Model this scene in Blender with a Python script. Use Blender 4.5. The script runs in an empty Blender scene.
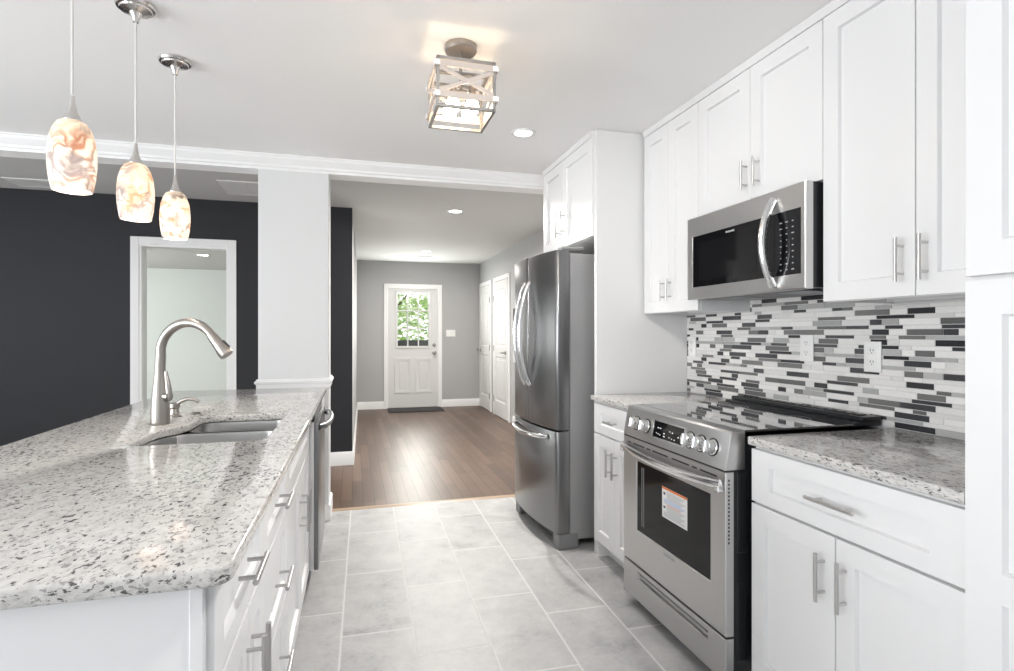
import bpy, bmesh, math, random
from mathutils import Vector, Matrix
PI = math.pi
S = bpy.context.scene
C = S.collection
random.seed(7)

# ------------------------------------------------------------------ camera, world, light, exposure
cam_data = bpy.data.cameras.new('camera')
cam = bpy.data.objects.new('camera', cam_data); C.objects.link(cam)
cam.location = (0, 0, 1.267)
cam.rotation_euler = (PI/2, 0, -math.radians(15.4))
cam_data.sensor_width = 36.0
cam_data.lens = 556/1014*36.0
cam_data.shift_y = -2.5/1014
cam_data.clip_start = 0.02
S.camera = cam

world = bpy.data.worlds.new('daylight'); S.world = world; world.use_nodes = True
wn = world.node_tree.nodes['Background']
wn.inputs[0].default_value = (0.93, 0.97, 1.0, 1); wn.inputs[1].default_value = 1.9

S.view_settings.view_transform = 'Standard'
S.view_settings.look = 'None'
S.view_settings.exposure = 0.27
S.view_settings.gamma = 1.0
S.view_settings.use_curve_mapping = False

def area(name, loc, rot, sx, sy, power, col=(1, 1, 1), shape='RECTANGLE', spread=180):
    d = bpy.data.lights.new(name, 'AREA'); d.shape = shape; d.size = sx; d.size_y = sy
    d.energy = power; d.color = col; d.spread = math.radians(spread)
    o = bpy.data.objects.new(name, d); C.objects.link(o); o.location = loc; o.rotation_euler = rot
    return o
def point(name, loc, power, col, r=0.03):
    d = bpy.data.lights.new(name, 'POINT'); d.energy = power; d.color = col; d.shadow_soft_size = r
    o = bpy.data.objects.new(name, d); C.objects.link(o); o.location = loc
    return o
# added fill lamps at unseen openings rear, left and far room; daylight at back door
area('added_fill_rear', (-2.5, -5.85, 1.35), (math.radians(116), 0, 0), 2.5, 2.0, 5, (1.0, 0.99, 0.98))
area('added_fill_left', (-4.5, 0.0, 1.35), (math.radians(110), 0, math.radians(-90)), 5.0, 1.7, 150, (0.97, 0.985, 1.0))
area('added_fill_living', (-4.5, 4.75, 1.35), (math.radians(105), 0, math.radians(-90)), 1.0, 1.7, 5, (0.97, 0.985, 1.0))
area('added_fill_far_room', (-5.7, 8.6, 1.4), (math.radians(90), 0, math.radians(-90)), 2.4, 1.8, 146, (0.95, 1.0, 0.96))
area('daylight_door_glass', (0.965, 9.40, 1.48), (math.radians(108), 0, math.radians(180)), 0.5, 0.85, 25, (0.97, 1.0, 0.95))
# added out-of-view disk lamps at ceiling height, put in to brighten the room
for lx, ly, lp, sp in ((-1.9, -1.0, 2, 120), (-3.3, 0.2, 2, 160)):
    area('added_ceiling_fill', (lx, ly, 2.425), (0, 0, 0), 0.16, 0.16, lp, (1.0, 0.97, 0.93), 'DISK', sp)

# two added fill spots out of view, aimed down the room and at the island
tr = Vector((0.30, 1.0, -0.30)); area('added_fill_spot', (0.1, 0.35, 2.38), tr.to_track_quat('-Z', 'Y').to_euler(), 0.18, 0.18, 4.2, (1.0, 0.98, 0.95), 'DISK', 75)
tr = Vector((-1.15, 1.1, -1.75)); area('added_fill_spot', (0.95, 0.6, 2.38), tr.to_track_quat('-Z', 'Y').to_euler(), 0.18, 0.18, 4.0, (1.0, 0.98, 0.95), 'DISK', 70)
# ------------------------------------------------------------------ materials
def mat(name, col=(0.8, 0.8, 0.8), rough=0.5, metal=0.0, spec=0.5, coat=0.0):
    m = bpy.data.materials.new(name); m.use_nodes = True
    b = m.node_tree.nodes['Principled BSDF']
    b.inputs['Base Color'].default_value = (*col, 1); b.inputs['Roughness'].default_value = rough
    b.inputs['Metallic'].default_value = metal; b.inputs['Specular IOR Level'].default_value = spec
    b.inputs['Coat Weight'].default_value = coat
    return m
class NT:
    def __init__(s, m): s.m = m; s.t = m.node_tree; s.b = s.t.nodes['Principled BSDF']
    def n(s, kind, **kw):
        nd = s.t.nodes.new(kind)
        for k, v in kw.items():
            if hasattr(nd, k): setattr(nd, k, v)
        return nd
    def l(s, a, b): s.t.links.new(a, b)
    def val(s, op, a, b=None, c=None):
        nd = s.t.nodes.new('ShaderNodeMath'); nd.operation = op
        for i, x in enumerate((a, b, c)):
            if x is None: continue
            if isinstance(x, (int, float)): nd.inputs[i].default_value = x
            else: s.l(x, nd.inputs[i])
        return nd.outputs[0]
    def obj(s): return s.n('ShaderNodeTexCoord').outputs['Object']
    def mapping(s, v, scale=(1, 1, 1), rot=(0, 0, 0), loc=(0, 0, 0)):
        nd = s.n('ShaderNodeMapping'); s.l(v, nd.inputs[0])
        nd.inputs['Scale'].default_value = scale; nd.inputs['Rotation'].default_value = rot; nd.inputs['Location'].default_value = loc
        return nd.outputs[0]
    def noise(s, v, scale, detail=4, rough=0.5, dist=0.0):
        nd = s.n('ShaderNodeTexNoise'); s.l(v, nd.inputs['Vector'])
        nd.inputs['Scale'].default_value = scale; nd.inputs['Detail'].default_value = detail
        nd.inputs['Roughness'].default_value = rough; nd.inputs['Distortion'].default_value = dist
        return nd.outputs['Fac']
    def ramp(s, f, stops):
        nd = s.n('ShaderNodeValToRGB'); s.l(f, nd.inputs[0]); e = nd.color_ramp.elements
        while len(e) < len(stops): e.new(0.5)
        for i, (p, c) in enumerate(stops):
            e[i].position = p; e[i].color = (*c, 1) if len(c) == 3 else c
        return nd.outputs[0]
    def mix(s, f, a, b, mode='MIX'):
        nd = s.n('ShaderNodeMix'); nd.data_type = 'RGBA'; nd.blend_type = mode
        for i, x in ((0, f), (6, a), (7, b)):
            if isinstance(x, (int, float)): nd.inputs[i].default_value = x
            elif isinstance(x, tuple): nd.inputs[i].default_value = (*x, 1)
            else: s.l(x, nd.inputs[i])
        return nd.outputs[2]
    def bump(s, h, strength=0.1, dist=0.01):
        nd = s.n('ShaderNodeBump'); s.l(h, nd.inputs['Height'])
        nd.inputs['Strength'].default_value = strength; nd.inputs['Distance'].default_value = dist
        s.l(nd.outputs[0], s.b.inputs['Normal'])
    def col(s, c): s.l(c, s.b.inputs['Base Color'])
    def rgh(s, c): s.l(c, s.b.inputs['Roughness'])

def paint(name, col, rough=0.5, bump=0.03, scale=180):
    m = mat(name, col, rough); t = NT(m); o = t.obj()
    n = t.noise(o, scale, 2); t.bump(n, bump, 0.004)
    v = t.noise(o, 1.3, 2)
    c = t.mix(v, tuple(x*0.975 for x in col), tuple(min(1, x*1.02) for x in col)); t.col(c)
    return m
M = {}
M['cab'] = paint('white_cabinet_paint', (0.79, 0.79, 0.795), 0.32, 0.012, 90)
M['trim'] = paint('white_trim_paint', (0.86, 0.86, 0.86), 0.4, 0.01)
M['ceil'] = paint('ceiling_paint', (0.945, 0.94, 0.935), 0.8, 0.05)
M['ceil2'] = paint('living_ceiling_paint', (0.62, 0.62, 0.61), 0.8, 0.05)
M['wall_white'] = paint('pale_wall_paint', (0.71, 0.715, 0.72), 0.7, 0.04)
M['wall_grey'] = paint('grey_wall_paint', (0.44, 0.44, 0.445), 0.7, 0.04)
M['wall_dark'] = paint('charcoal_wall_paint', (0.0145, 0.0152, 0.0195), 0.65, 0.04)
M['wall_far'] = paint('far_room_paint', (0.67, 0.70, 0.68), 0.7, 0.04)
M['door'] = paint('white_door_paint', (0.70, 0.70, 0.695), 0.4, 0.01)
M['plate'] = mat('white_plastic', (0.86, 0.86, 0.85), 0.3)
M['slot'] = mat('dark_slot', (0.03, 0.03, 0.03), 0.5)
M['wood_under'] = paint('raw_maple_underside', (0.62, 0.47, 0.33), 0.6)

def steel(name, col, rough, axis, strength=0.05):
    m = mat(name, col, rough, 1.0); t = NT(m); o = t.obj()
    sc = {'z': (60, 60, 1.2), 'y': (60, 1.2, 60), 'x': (1.2, 60, 60)}[axis]
    n = t.noise(t.mapping(o, sc), 8, 3, 0.6)
    t.bump(n, strength, 0.002)
    t.rgh(t.val('MULTIPLY_ADD', n, 0.05, rough-0.025))
    t.col(t.mix(n, tuple(x*0.97 for x in col), tuple(min(1, x*1.03) for x in col)))
    return m
M['steel'] = steel('brushed_stainless_horizontal', (0.57, 0.565, 0.56), 0.34, 'y', 0.005)
M['steel_v'] = steel('brushed_stainless_vertical', (0.25, 0.25, 0.256), 0.29, 'z', 0.004)
M['steel_side'] = mat('grey_fridge_side', (0.42, 0.42, 0.425), 0.42, 0.55)
M['steel_sink'] = steel('satin_sink_steel', (0.42, 0.415, 0.41), 0.30, 'x', 0.004)
M['nickel'] = mat('brushed_nickel', (0.38, 0.355, 0.33), 0.30, 1.0)
M['pull'] = mat('satin_nickel_pull', (0.58, 0.57, 0.56), 0.32, 1.0)
M['lamp_nickel'] = mat('satin_lamp_nickel', (0.66, 0.64, 0.62), 0.20, 1.0)
M['chrome'] = mat('polished_handle_steel', (0.80, 0.80, 0.80), 0.16, 1.0)
M['liner'] = mat('pale_grey_door_liner', (0.62, 0.62, 0.62), 0.4)
M['black_glass'] = mat('black_glass', (0.006, 0.006, 0.007), 0.05, 0, 0.3)
M['cook_glass'] = mat('black_ceramic_glass', (0.012, 0.012, 0.013), 0.035, 0, 1.0, 1.0)
M['window_dark'] = mat('dark_oven_window', (0.010, 0.010, 0.011), 0.06, 0, 0.22)
M['black'] = mat('black_enamel', (0.015, 0.016, 0.018), 0.30)
M['dark'] = mat('dark_grey_plastic', (0.05, 0.05, 0.055), 0.5)
M['grey_metal'] = mat('grey_painted_metal', (0.25, 0.25, 0.255), 0.5, 0.3)
M['print_white'] = mat('white_print', (0.75, 0.75, 0.75), 0.5)
M['print_grey'] = mat('grey_print', (0.40, 0.41, 0.43), 0.6)
M['sticker'] = mat('sticker_paper', (0.80, 0.80, 0.80), 0.5)
M['orange'] = mat('orange_print', (0.72, 0.20, 0.06), 0.5)
M['blue'] = mat('blue_print', (0.25, 0.42, 0.75), 0.5)
M['mat_rubber'] = paint('charcoal_doormat', (0.045, 0.045, 0.047), 0.95, 0.4, 300)
M['cord'] = mat('pale_cord', (0.80, 0.79, 0.77), 0.4)
M['wash_wood'] = paint('white_washed_wood', (0.50, 0.44, 0.40), 0.6, 0.15, 60)
M['lantern_grey'] = mat('weathered_grey_metal', (0.30, 0.29, 0.28), 0.42, 0.6)
def emit(name, col, st):
    m = bpy.data.materials.new(name); m.use_nodes = True; b = m.node_tree.nodes['Principled BSDF']
    b.inputs['Base Color'].default_value = (*col, 1); b.inputs['Emission Color'].default_value = (*col, 1)
    b.inputs['Emission Strength'].default_value = st
    return m
M['led'] = emit('lamp_lens', (1.0, 0.97, 0.92), 9)
M['bulb'] = emit('warm_bulb', (1.0, 0.78, 0.48), 7)
M['off_lens'] = mat('unlit_lens', (0.6, 0.6, 0.58), 0.4)

def glass(name, tint=(1, 1, 1), gloss=0.08):
    m = bpy.data.materials.new(name); m.use_nodes = True; t = m.node_tree; t.nodes.clear()
    out = t.nodes.new('ShaderNodeOutputMaterial'); mx = t.nodes.new('ShaderNodeMixShader')
    tr = t.nodes.new('ShaderNodeBsdfTransparent'); tr.inputs[0].default_value = (*tint, 1)
    gl = t.nodes.new('ShaderNodeBsdfGlossy'); gl.inputs['Roughness'].default_value = 0.02
    fr = t.nodes.new('ShaderNodeFresnel'); fr.inputs[0].default_value = 1.45
    t.links.new(fr.outputs[0], mx.inputs[0]); t.links.new(tr.outputs[0], mx.inputs[1]); t.links.new(gl.outputs[0], mx.inputs[2])
    t.links.new(mx.outputs[0], out.inputs[0])
    return m
M['glass'] = glass('clear_window_glass')
M['bulb_glass'] = emit('glowing_bulb_glass', (1.0, 0.80, 0.57), 22)

# speckled granite
def granite():
    m = mat('speckled_white_granite', rough=0.10, spec=0.5); t = NT(m); o = t.obj()
    w = t.mapping(o, (1.0, 0.62, 1.7), (0, 0, math.radians(-28)))
    big = t.noise(w, 6, 4, 0.6)
    base = t.ramp(t.noise(w, 42, 6, 0.7), [(0.28, (0.41, 0.40, 0.385)), (0.45, (0.57, 0.555, 0.535)), (0.62, (0.66, 0.645, 0.62))])
    f1 = t.noise(w, 105, 4, 0.62, 0.4)
    m1 = t.ramp(t.val('MULTIPLY_ADD', big, 0.20, f1), [(0.650, (0, 0, 0)), (0.725, (0.85, 0.85, 0.85))])
    c = t.mix(m1, base, (0.27, 0.26, 0.255))
    f2 = t.noise(t.mapping(w, (1, 1, 1), (0, 0, 0), (3.1, 1.7, 0.4)), 84, 4, 0.6, 0.3)
    m2 = t.ramp(t.val('MULTIPLY_ADD', big, 0.24, f2), [(0.712, (0, 0, 0)), (0.752, (1, 1, 1))])
    c = t.mix(m2, c, (0.085, 0.082, 0.08))
    t.col(c)
    t.rgh(t.val('MULTIPLY_ADD', f1, 0.10, 0.06))
    return m
M['granite'] = granite()

# tiled kitchen floor: long tiles laid in lanes, each lane slipped a third
def tile_floor():
    m = mat('grey_porcelain_tile', rough=0.35); t = NT(m); o = t.obj()
    r = t.mapping(o, (1, 1, 1), (0, 0, math.radians(1.0)))
    sx = t.n('ShaderNodeSeparateXYZ'); t.l(r, sx.inputs[0])
    X = t.val('DIVIDE', t.val('ADD', sx.outputs[0], 0.092+0.2958*20), 0.2958)
    col = t.val('FLOOR', X); fx = t.val('FRACT', X)
    Y = t.val('DIVIDE', t.val('ADD', t.val('MULTIPLY_ADD', col, 0.213, 0), t.val('ADD', sx.outputs[1], 0.213*0.0+TILE_Y)), 0.612)
    row = t.val('FLOOR', Y); fy = t.val('FRACT', Y)
    ex = t.val('MULTIPLY', t.val('MINIMUM', fx, t.val('SUBTRACT', 1.0, fx)), 0.2958)
    ey = t.val('MULTIPLY', t.val('MINIMUM', fy, t.val('SUBTRACT', 1.0, fy)), 0.612)
    e = t.val('MINIMUM', ex, ey)
    g = t.ramp(e, [(0.0026, (1, 1, 1)), (0.0046, (0, 0, 0))])
    cx = t.n('ShaderNodeCombineXYZ'); t.l(col, cx.inputs[0]); t.l(row, cx.inputs[1])
    wn_ = t.n('ShaderNodeTexWhiteNoise'); t.l(cx.outputs[0], wn_.inputs['Vector'])
    off = t.n('ShaderNodeVectorMath'); off.operation = 'MULTIPLY_ADD'
    t.l(wn_.outputs['Color'], off.inputs[0]); off.inputs[1].default_value = (9, 9, 9); t.l(o, off.inputs[2])
    n1 = t.noise(off.outputs[0], 6.5, 8, 0.68, 0.15)
    n2 = t.noise(off.outputs[0], 60, 3, 0.6)
    v = t.val('ADD', t.val('MULTIPLY_ADD', n2, 0.24, t.val('SUBTRACT', n1, 0.03)), t.val('MULTIPLY', wn_.outputs['Value'], 0.10))
    c = t.ramp(v, [(0.38, (0.25, 0.25, 0.255)), (0.56, (0.40, 0.40, 0.405)), (0.84, (0.51, 0.51, 0.51))])
    t.col(t.mix(g, c, (0.68, 0.68, 0.67)))
    t.rgh(t.val('MULTIPLY_ADD', g, 0.35, t.val('MULTIPLY_ADD', n1, 0.2, 0.36)))
    t.bump(t.val('MULTIPLY_ADD', n2, 0.06, t.val('MULTIPLY', g, -1.0)), 0.25, 0.002)
    return m
TILE_Y = 0.0
def set_tile_phase():
    # lane with its edge at x=-0.04 (lane number 20) carries a joint at y=3.64
    return (-(20*0.213 + 3.64)) % 0.612
TILE_Y = set_tile_phase()
M['tile'] = tile_floor()

def wood_floor():
    m = mat('dark_stained_oak', rough=0.28); t = NT(m); o = t.obj()
    sx = t.n('ShaderNodeSeparateXYZ'); t.l(o, sx.inputs[0])
    X = t.val('DIVIDE', t.val('ADD', sx.outputs[0], 10.0), 0.083)
    col = t.val('FLOOR', X); fx = t.val('FRACT', X)
    w1 = t.n('ShaderNodeTexWhiteNoise'); w1.noise_dimensions = '1D'; t.l(col, w1.inputs['W'])
    Y = t.val('DIVIDE', t.val('MULTIPLY_ADD', w1.outputs['Value'], 3.0, sx.outputs[1]), 1.1)
    row = t.val('FLOOR', Y); fy = t.val('FRACT', Y)
    cx = t.n('ShaderNodeCombineXYZ'); t.l(col, cx.inputs[0]); t.l(row, cx.inputs[1])
    w2 = t.n('ShaderNodeTexWhiteNoise'); t.l(cx.outputs[0], w2.inputs['Vector'])
    g = t.noise(t.mapping(o, (26, 2.2, 1)), 3.0, 6, 0.65, 1.2)
    big = t.noise(o, 1.6, 3, 0.6)
    v = t.val('ADD', t.val('MULTIPLY', g, 0.5), t.val('ADD', t.val('MULTIPLY', w2.outputs['Value'], 0.28), t.val('MULTIPLY', big, 0.3)))
    c = t.ramp(v, [(0.25, (0.045, 0.026, 0.017)), (0.55, (0.105, 0.062, 0.042)), (0.85, (0.18, 0.115, 0.08))])
    e = t.val('MINIMUM', t.val('MULTIPLY', t.val('MINIMUM', fx, t.val('SUBTRACT', 1.0, fx)), 0.083), t.val('MULTIPLY', t.val('MINIMUM', fy, t.val('SUBTRACT', 1.0, fy)), 1.1))
    gr = t.ramp(e, [(0.0004, (1, 1, 1)), (0.0014, (0, 0, 0))])
    t.col(t.mix(gr, c, (0.02, 0.012, 0.009)))
    t.rgh(t.val('MULTIPLY_ADD', g, 0.22, 0.28))
    t.bump(t.val('MULTIPLY_ADD', g, 0.25, t.val('MULTIPLY', gr, -1.0)), 0.12, 0.002)
    return m
M['wood'] = wood_floor()
M['threshold'] = paint('oak_threshold', (0.42, 0.31, 0.22), 0.35, 0.05, 40)

# mosaic strips
def strip(name, a, b, rough, sc=(4, 14, 60)):
    m = mat(name, a, rough); t = NT(m); o = t.obj()
    gm = t.n('ShaderNodeNewGeometry')
    n = t.noise(t.mapping(o, sc), 5, 4, 0.6, 0.6)
    v = t.val('ADD', t.val('MULTIPLY', n, 0.6), t.val('MULTIPLY', gm.outputs['Random Per Island'], 0.5))
    t.col(t.ramp(v, [(0.2, a), (0.8, b)]))
    return m
M['mos_white'] = strip('white_marble_strip', (0.66, 0.65, 0.64), (0.86, 0.85, 0.835), 0.25)
M['mos_light'] = strip('light_grey_strip', (0.33, 0.335, 0.33), (0.48, 0.48, 0.475), 0.25)
M['mos_mid'] = strip('mid_grey_strip', (0.10, 0.10, 0.10), (0.19, 0.19, 0.185), 0.15)
M['mos_dark'] = strip('charcoal_glass_strip', (0.030, 0.031, 0.035), (0.075, 0.075, 0.08), 0.08)
M['grout'] = mat('pale_grout', (0.70, 0.69, 0.68), 0.8)

# swirled art glass for the pendants: translucent, lit by the bulb inside
def art_glass(name, seed, deep, scale, tilt):
    m = bpy.data.materials.new(name); m.use_nodes = True; t = NT(m); o = t.obj()
    w = t.mapping(o, (scale, scale, scale), (tilt, 0.3*seed, 0.2), (seed*1.7, seed, seed*0.6))
    q = t.noise(w, 1.0, 3, 0.5)
    cw = t.n('ShaderNodeVectorMath'); cw.operation = 'MULTIPLY_ADD'; cq = t.n('ShaderNodeCombineXYZ')
    for i in range(3): t.l(t.noise(t.mapping(w, (1, 1, 1), (0, 0, 0), (i*3.3, i*5.1, i*1.7)), 0.9, 2, 0.5), cq.inputs[i])
    t.l(cq.outputs[0], cw.inputs[0]); cw.inputs[1].default_value = (3.2, 3.2, 3.2); t.l(w, cw.inputs[2])
    rid = t.val('ABSOLUTE', t.val('SUBTRACT', t.noise(cw.outputs[0], 0.85, 3, 0.55), 0.5))
    k = t.val('MULTIPLY', t.ramp(rid, [(0.0, (1, 1, 1)), (0.03, (0.8, 0.8, 0.8)), (0.085, (0, 0, 0))]), t.ramp(q, [(0.36, (0.25, 0.25, 0.25)), (0.52, (1, 1, 1))]))
    k = t.val('MULTIPLY', k, 0.85)
    tone = t.ramp(t.noise(w, 1.2, 2), [(0.46, deep), (0.54, (0.22, 0.205, 0.215))])
    c = t.mix(k, (0.88, 0.855, 0.83), tone)
    tr = t.n('ShaderNodeBsdfTranslucent'); t.l(c, tr.inputs[0])
    df = t.n('ShaderNodeBsdfDiffuse'); t.l(c, df.inputs[0])
    gl = t.n('ShaderNodeBsdfGlossy'); gl.inputs['Roughness'].default_value = 0.08
    m1 = t.n('ShaderNodeMixShader'); m1.inputs[0].default_value = 0.45; t.l(df.outputs[0], m1.inputs[1]); t.l(tr.outputs[0], m1.inputs[2])
    m2 = t.n('ShaderNodeMixShader'); m2.inputs[0].default_value = 0.05; t.l(m1.outputs[0], m2.inputs[1]); t.l(gl.outputs[0], m2.inputs[2])
    t.l(m2.outputs[0], t.t.nodes['Material Output'].inputs[0])
    return m

# ------------------------------------------------------------------ mesh building
class MB:
    def __init__(s, mats): s.bm = bmesh.new(); s.mats = mats if isinstance(mats, (list, tuple)) else [mats]
    def add(s, tmp, mi=0, f=None, recalc=True):
        if f:
            for v in tmp.verts: v.co = Vector(f(*v.co))
        if recalc: bmesh.ops.recalc_face_normals(tmp, faces=tmp.faces)
        for fc in tmp.faces: fc.material_index = mi
        me = bpy.data.meshes.new('tmp'); tmp.to_mesh(me); tmp.free()
        s.bm.from_mesh(me); bpy.data.meshes.remove(me)
        return s
    def box(s, a0, a1, b0, b1, c0, c1, bev=0.0, seg=1, f=None, mi=0):
        t = bmesh.new(); bmesh.ops.create_cube(t, size=1)
        for v in t.verts:
            v.co = Vector(((a0+a1)/2+v.co.x*(a1-a0), (b0+b1)/2+v.co.y*(b1-b0), (c0+c1)/2+v.co.z*(c1-c0)))
        if bev: bmesh.ops.bevel(t, geom=list(t.edges), offset=bev, segments=seg, profile=0.5, affect='EDGES')
        return s.add(t, mi, f)
    def tube(s, pts, r, n=12, mi=0, flat=None, up=None):
        P = [Vector(p) for p in pts]; R = r if isinstance(r, (list, tuple)) else [r]*len(P)
        t = bmesh.new(); rings = []; prev = None
        for i, p in enumerate(P):
            d = (P[min(i+1, len(P)-1)]-P[max(i-1, 0)]).normalized()
            if prev is None:
                a = Vector(up) if up else (Vector((0, 0, 1)) if abs(d.z) < 0.9 else Vector((1, 0, 0)))
                u = (a - d*a.dot(d)).normalized()
            else: u = (prev - d*prev.dot(d)).normalized()
            prev = u; w = d.cross(u)
            fl = flat or 1.0
            rings.append([t.verts.new(p + u*(R[i]*math.cos(2*PI*k/n)) + w*(R[i]*fl*math.sin(2*PI*k/n))) for k in range(n)])
        for i in range(len(rings)-1):
            for k in range(n): t.faces.new((rings[i][k], rings[i][(k+1) % n], rings[i+1][(k+1) % n], rings[i+1][k]))
        t.faces.new(rings[0][::-1]); t.faces.new(rings[-1])
        return s.add(t, mi)
    def cyl(s, p0, p1, r0, r1=None, n=24, mi=0):
        return s.tube([p0, p1], [r0, r0 if r1 is None else r1], n, mi)
    def lathe(s, prof, c, n=36, mi=0, closed=False, f=None):
        t = bmesh.new(); rings = []
        for r, z in prof:
            if r < 1e-6: rings.append([t.verts.new((c[0], c[1], c[2]+z))])
            else: rings.append([t.verts.new((c[0]+r*math.cos(2*PI*k/n), c[1]+r*math.sin(2*PI*k/n), c[2]+z)) for k in range(n)])
        prs = list(zip(rings[:-1], rings[1:]))
        if closed: prs.append((rings[-1], rings[0]))
        for A, B in prs:
            if len(A) == 1 and len(B) == 1: continue
            for k in range(n):
                k2 = (k+1) % n
                if len(A) == 1: t.faces.new((A[0], B[k], B[k2]))
                elif len(B) == 1: t.faces.new((A[k], A[k2], B[0]))
                else: t.faces.new((A[k], A[k2], B[k2], B[k]))
        return s.add(t, mi, f)
    def prism(s, poly, z0, z1, bev=0.0, f=None, mi=0, holes=(), seg=2):
        t = bmesh.new(); loops = []
        for lp in [poly, *holes]:
            vs = [t.verts.new((p[0], p[1], z1)) for p in lp]
            es = [t.edges.new((vs[i], vs[(i+1) % len(vs)])) for i in range(len(vs))]
            loops.append((vs, es))
        if holes:
            bmesh.ops.triangle_fill(t, edges=list(t.edges), use_beauty=True)
        else: t.faces.new(loops[0][0])
        top = list(t.faces)
        r = bmesh.ops.extrude_face_region(t, geom=top)
        for v in [g for g in r['geom'] if isinstance(g, bmesh.types.BMVert)]: v.co.z = z0
        bmesh.ops.recalc_face_normals(t, faces=t.faces)
        if bev:
            es = [e for e in t.edges if len(e.link_faces) == 2 and e.calc_face_angle(0) > 0.6 and abs(e.verts[0].co.z-e.verts[1].co.z) < 1e-6]
            bmesh.ops.bevel(t, geom=es, offset=bev, segments=seg, profile=0.5, affect='EDGES')
        return s.add(t, mi, f)
    def shaker(s, f, a0, a1, b0, b1, t=0.02, st=0.062, rec=0.012, ch=0.0015, sl=0.003, mi=0):
        """framed slab: back at n=0, frame face at n=t, panel sunk by rec; st = stile or (left, right, bottom, top)"""
        st = (st,)*4 if isinstance(st, (int, float)) else st
        tm = bmesh.new()
        def loop(x0, x1, y0, y1, n): return [tm.verts.new((x, y, n)) for x, y in ((x0, y0), (x1, y0), (x1, y1), (x0, y1))]
        L = [loop(a0, a1, b0, b1, 0), loop(a0, a1, b0, b1, t-ch), loop(a0+ch, a1-ch, b0+ch, b1-ch, t),
             loop(a0+st[0], a1-st[1], b0+st[2], b1-st[3], t), loop(a0+st[0]+sl, a1-st[1]-sl, b0+st[2]+sl, b1-st[3]-sl, t-rec)]
        tm.faces.new(L[0][::-1])
        for A, B in zip(L, L[1:]):
            for k in range(4): tm.faces.new((A[k], A[(k+1) % 4], B[(k+1) % 4], B[k]))
        tm.faces.new(L[-1])
        return s.add(tm, mi, f)
    def pull(s, f, a, b, ln, vertical=True, r=0.0058, out=0.032, mi=0):
        g = (lambda k, n: f(a, b+k, n)) if vertical else (lambda k, n: f(a+k, b, n))
        s.cyl(g(-ln/2, out), g(ln/2, out), r, n=14, mi=mi)
        for k in (-ln*0.32, ln*0.32): s.cyl(g(k, 0), g(k, out), r*0.75, n=10, mi=mi)
        return s

OFF = {}
def thing(name, label, cat, loc=(0, 0, 0), group=None):
    o = bpy.data.objects.new(name, None); C.objects.link(o); o.location = loc; o.empty_display_size = 0.1
    o['label'] = label; o['category'] = cat
    if group: o['group'] = group
    OFF[o.name] = Vector(loc); return o
def part(name, mb, parent=None, label=None, angle=32, kind=None, smooth=True):
    me = bpy.data.meshes.new(name)
    if parent is not None: off = OFF[parent.name]
    else:
        vs = [v.co for v in mb.bm.verts]
        off = Vector(((min(v.x for v in vs)+max(v.x for v in vs))/2, (min(v.y for v in vs)+max(v.y for v in vs))/2, min(v.z for v in vs)))
    for v in mb.bm.verts: v.co -= off
    mb.bm.to_mesh(me); mb.bm.free()
    for m in mb.mats: me.materials.append(m)
    if smooth:
        for p in me.polygons: p.use_smooth = True
        me.set_sharp_from_angle(angle=math.radians(angle))
    o = bpy.data.objects.new(name, me); C.objects.link(o)
    if parent is not None: o.parent = parent
    else: o.location = off
    OFF[o.name] = off
    if label: o['label'] = label
    if kind: o['kind'] = kind
    return o
def single(name, mb, label, cat, group=None, **kw):
    o = part(name, mb, None, **kw); o['label'] = label; o['category'] = cat
    if group: o['group'] = group
    return o
def struct(name, mb, **kw):
    o = part(name, mb, None, **kw); o['kind'] = 'structure'; return o

# ------------------------------------------------------------------ setting
HK, HL = 2.44, 2.47
XW = 1.945          # kitchen right wall
YT = 4.15           # tile ends, wood starts
YD = 5.55           # charcoal wall
YB = 9.50           # back wall with door
b = MB(M['tile']); b.box(-4.75, 2.2, -6.1, YT, -0.1, 0.0); fl = struct('floor', b)
# tile texture runs in the floor object's own frame: shift it so that frame is the room's
for v in fl.data.vertices: v.co += fl.location
fl.location = (0, 0, 0)
b = MB(M['wood']); b.box(-6, 2.4, YT, 12.2, -0.1, 0.0); struct('floor_hall', b)
b = MB(M['threshold']); b.prism([(YT-0.022, 0.0005), (YT+0.03, 0.0005), (YT+0.022, 0.007), (YT-0.012, 0.006)], -0.16, 1.93, f=lambda p, q, z: (z, p, q)); struct('trim_1', b)
b = MB(M['ceil']); b.box(-4.75, 2.2, -6.1, 3.99, HK, HK+0.1); struct('ceiling', b)
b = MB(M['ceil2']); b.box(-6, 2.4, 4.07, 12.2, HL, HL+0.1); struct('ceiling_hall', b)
b = MB(M['wall_white']); b.box(XW, XW+0.25, -6.1, 4.05, 0, HK+0.1); struct('wall_right', b)
b = MB(M['wall_grey']); b.box(2.127, 2.3, 4.05, YB, 0, HL); struct('wall_hall_right', b)
b = MB(M['wall_grey'])
b.box(-0.06, 0.54, YB, YB+0.14, 0, HL); b.box(1.40, 2.3, YB, YB+0.14, 0, HL); b.box(0.54, 1.40, YB, YB+0.14, 2.03, HL)
struct('wall_back', b)
b = MB(M['wall_grey']); b.prism([(-0.12, YD+0.12), (-0.013, YD+0.005), (0.048, YB), (-0.12, YB)], 0, HL); struct('wall_hall_left', b)
b = MB(M['wall_dark'])
b.box(-4.7, -1.81, YD, YD+0.12, 0, HL); b.box(-1.10, -0.015, YD, YD+0.12, 0, HL); b.box(-1.81, -1.10, YD, YD+0.12, 2.045, HL)
struct('wall_living', b)
b = MB(M['wall_white'])
y0, y1 = -2.4, YD
b.box(-4.75, -4.6, -6.1, -3.0, 0, HL); b.box(-4.75, -4.6, 2.2, 4.2, 0, HL); b.box(-4.75, -4.6, 5.3, YD+0.1, 0, HL)
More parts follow.
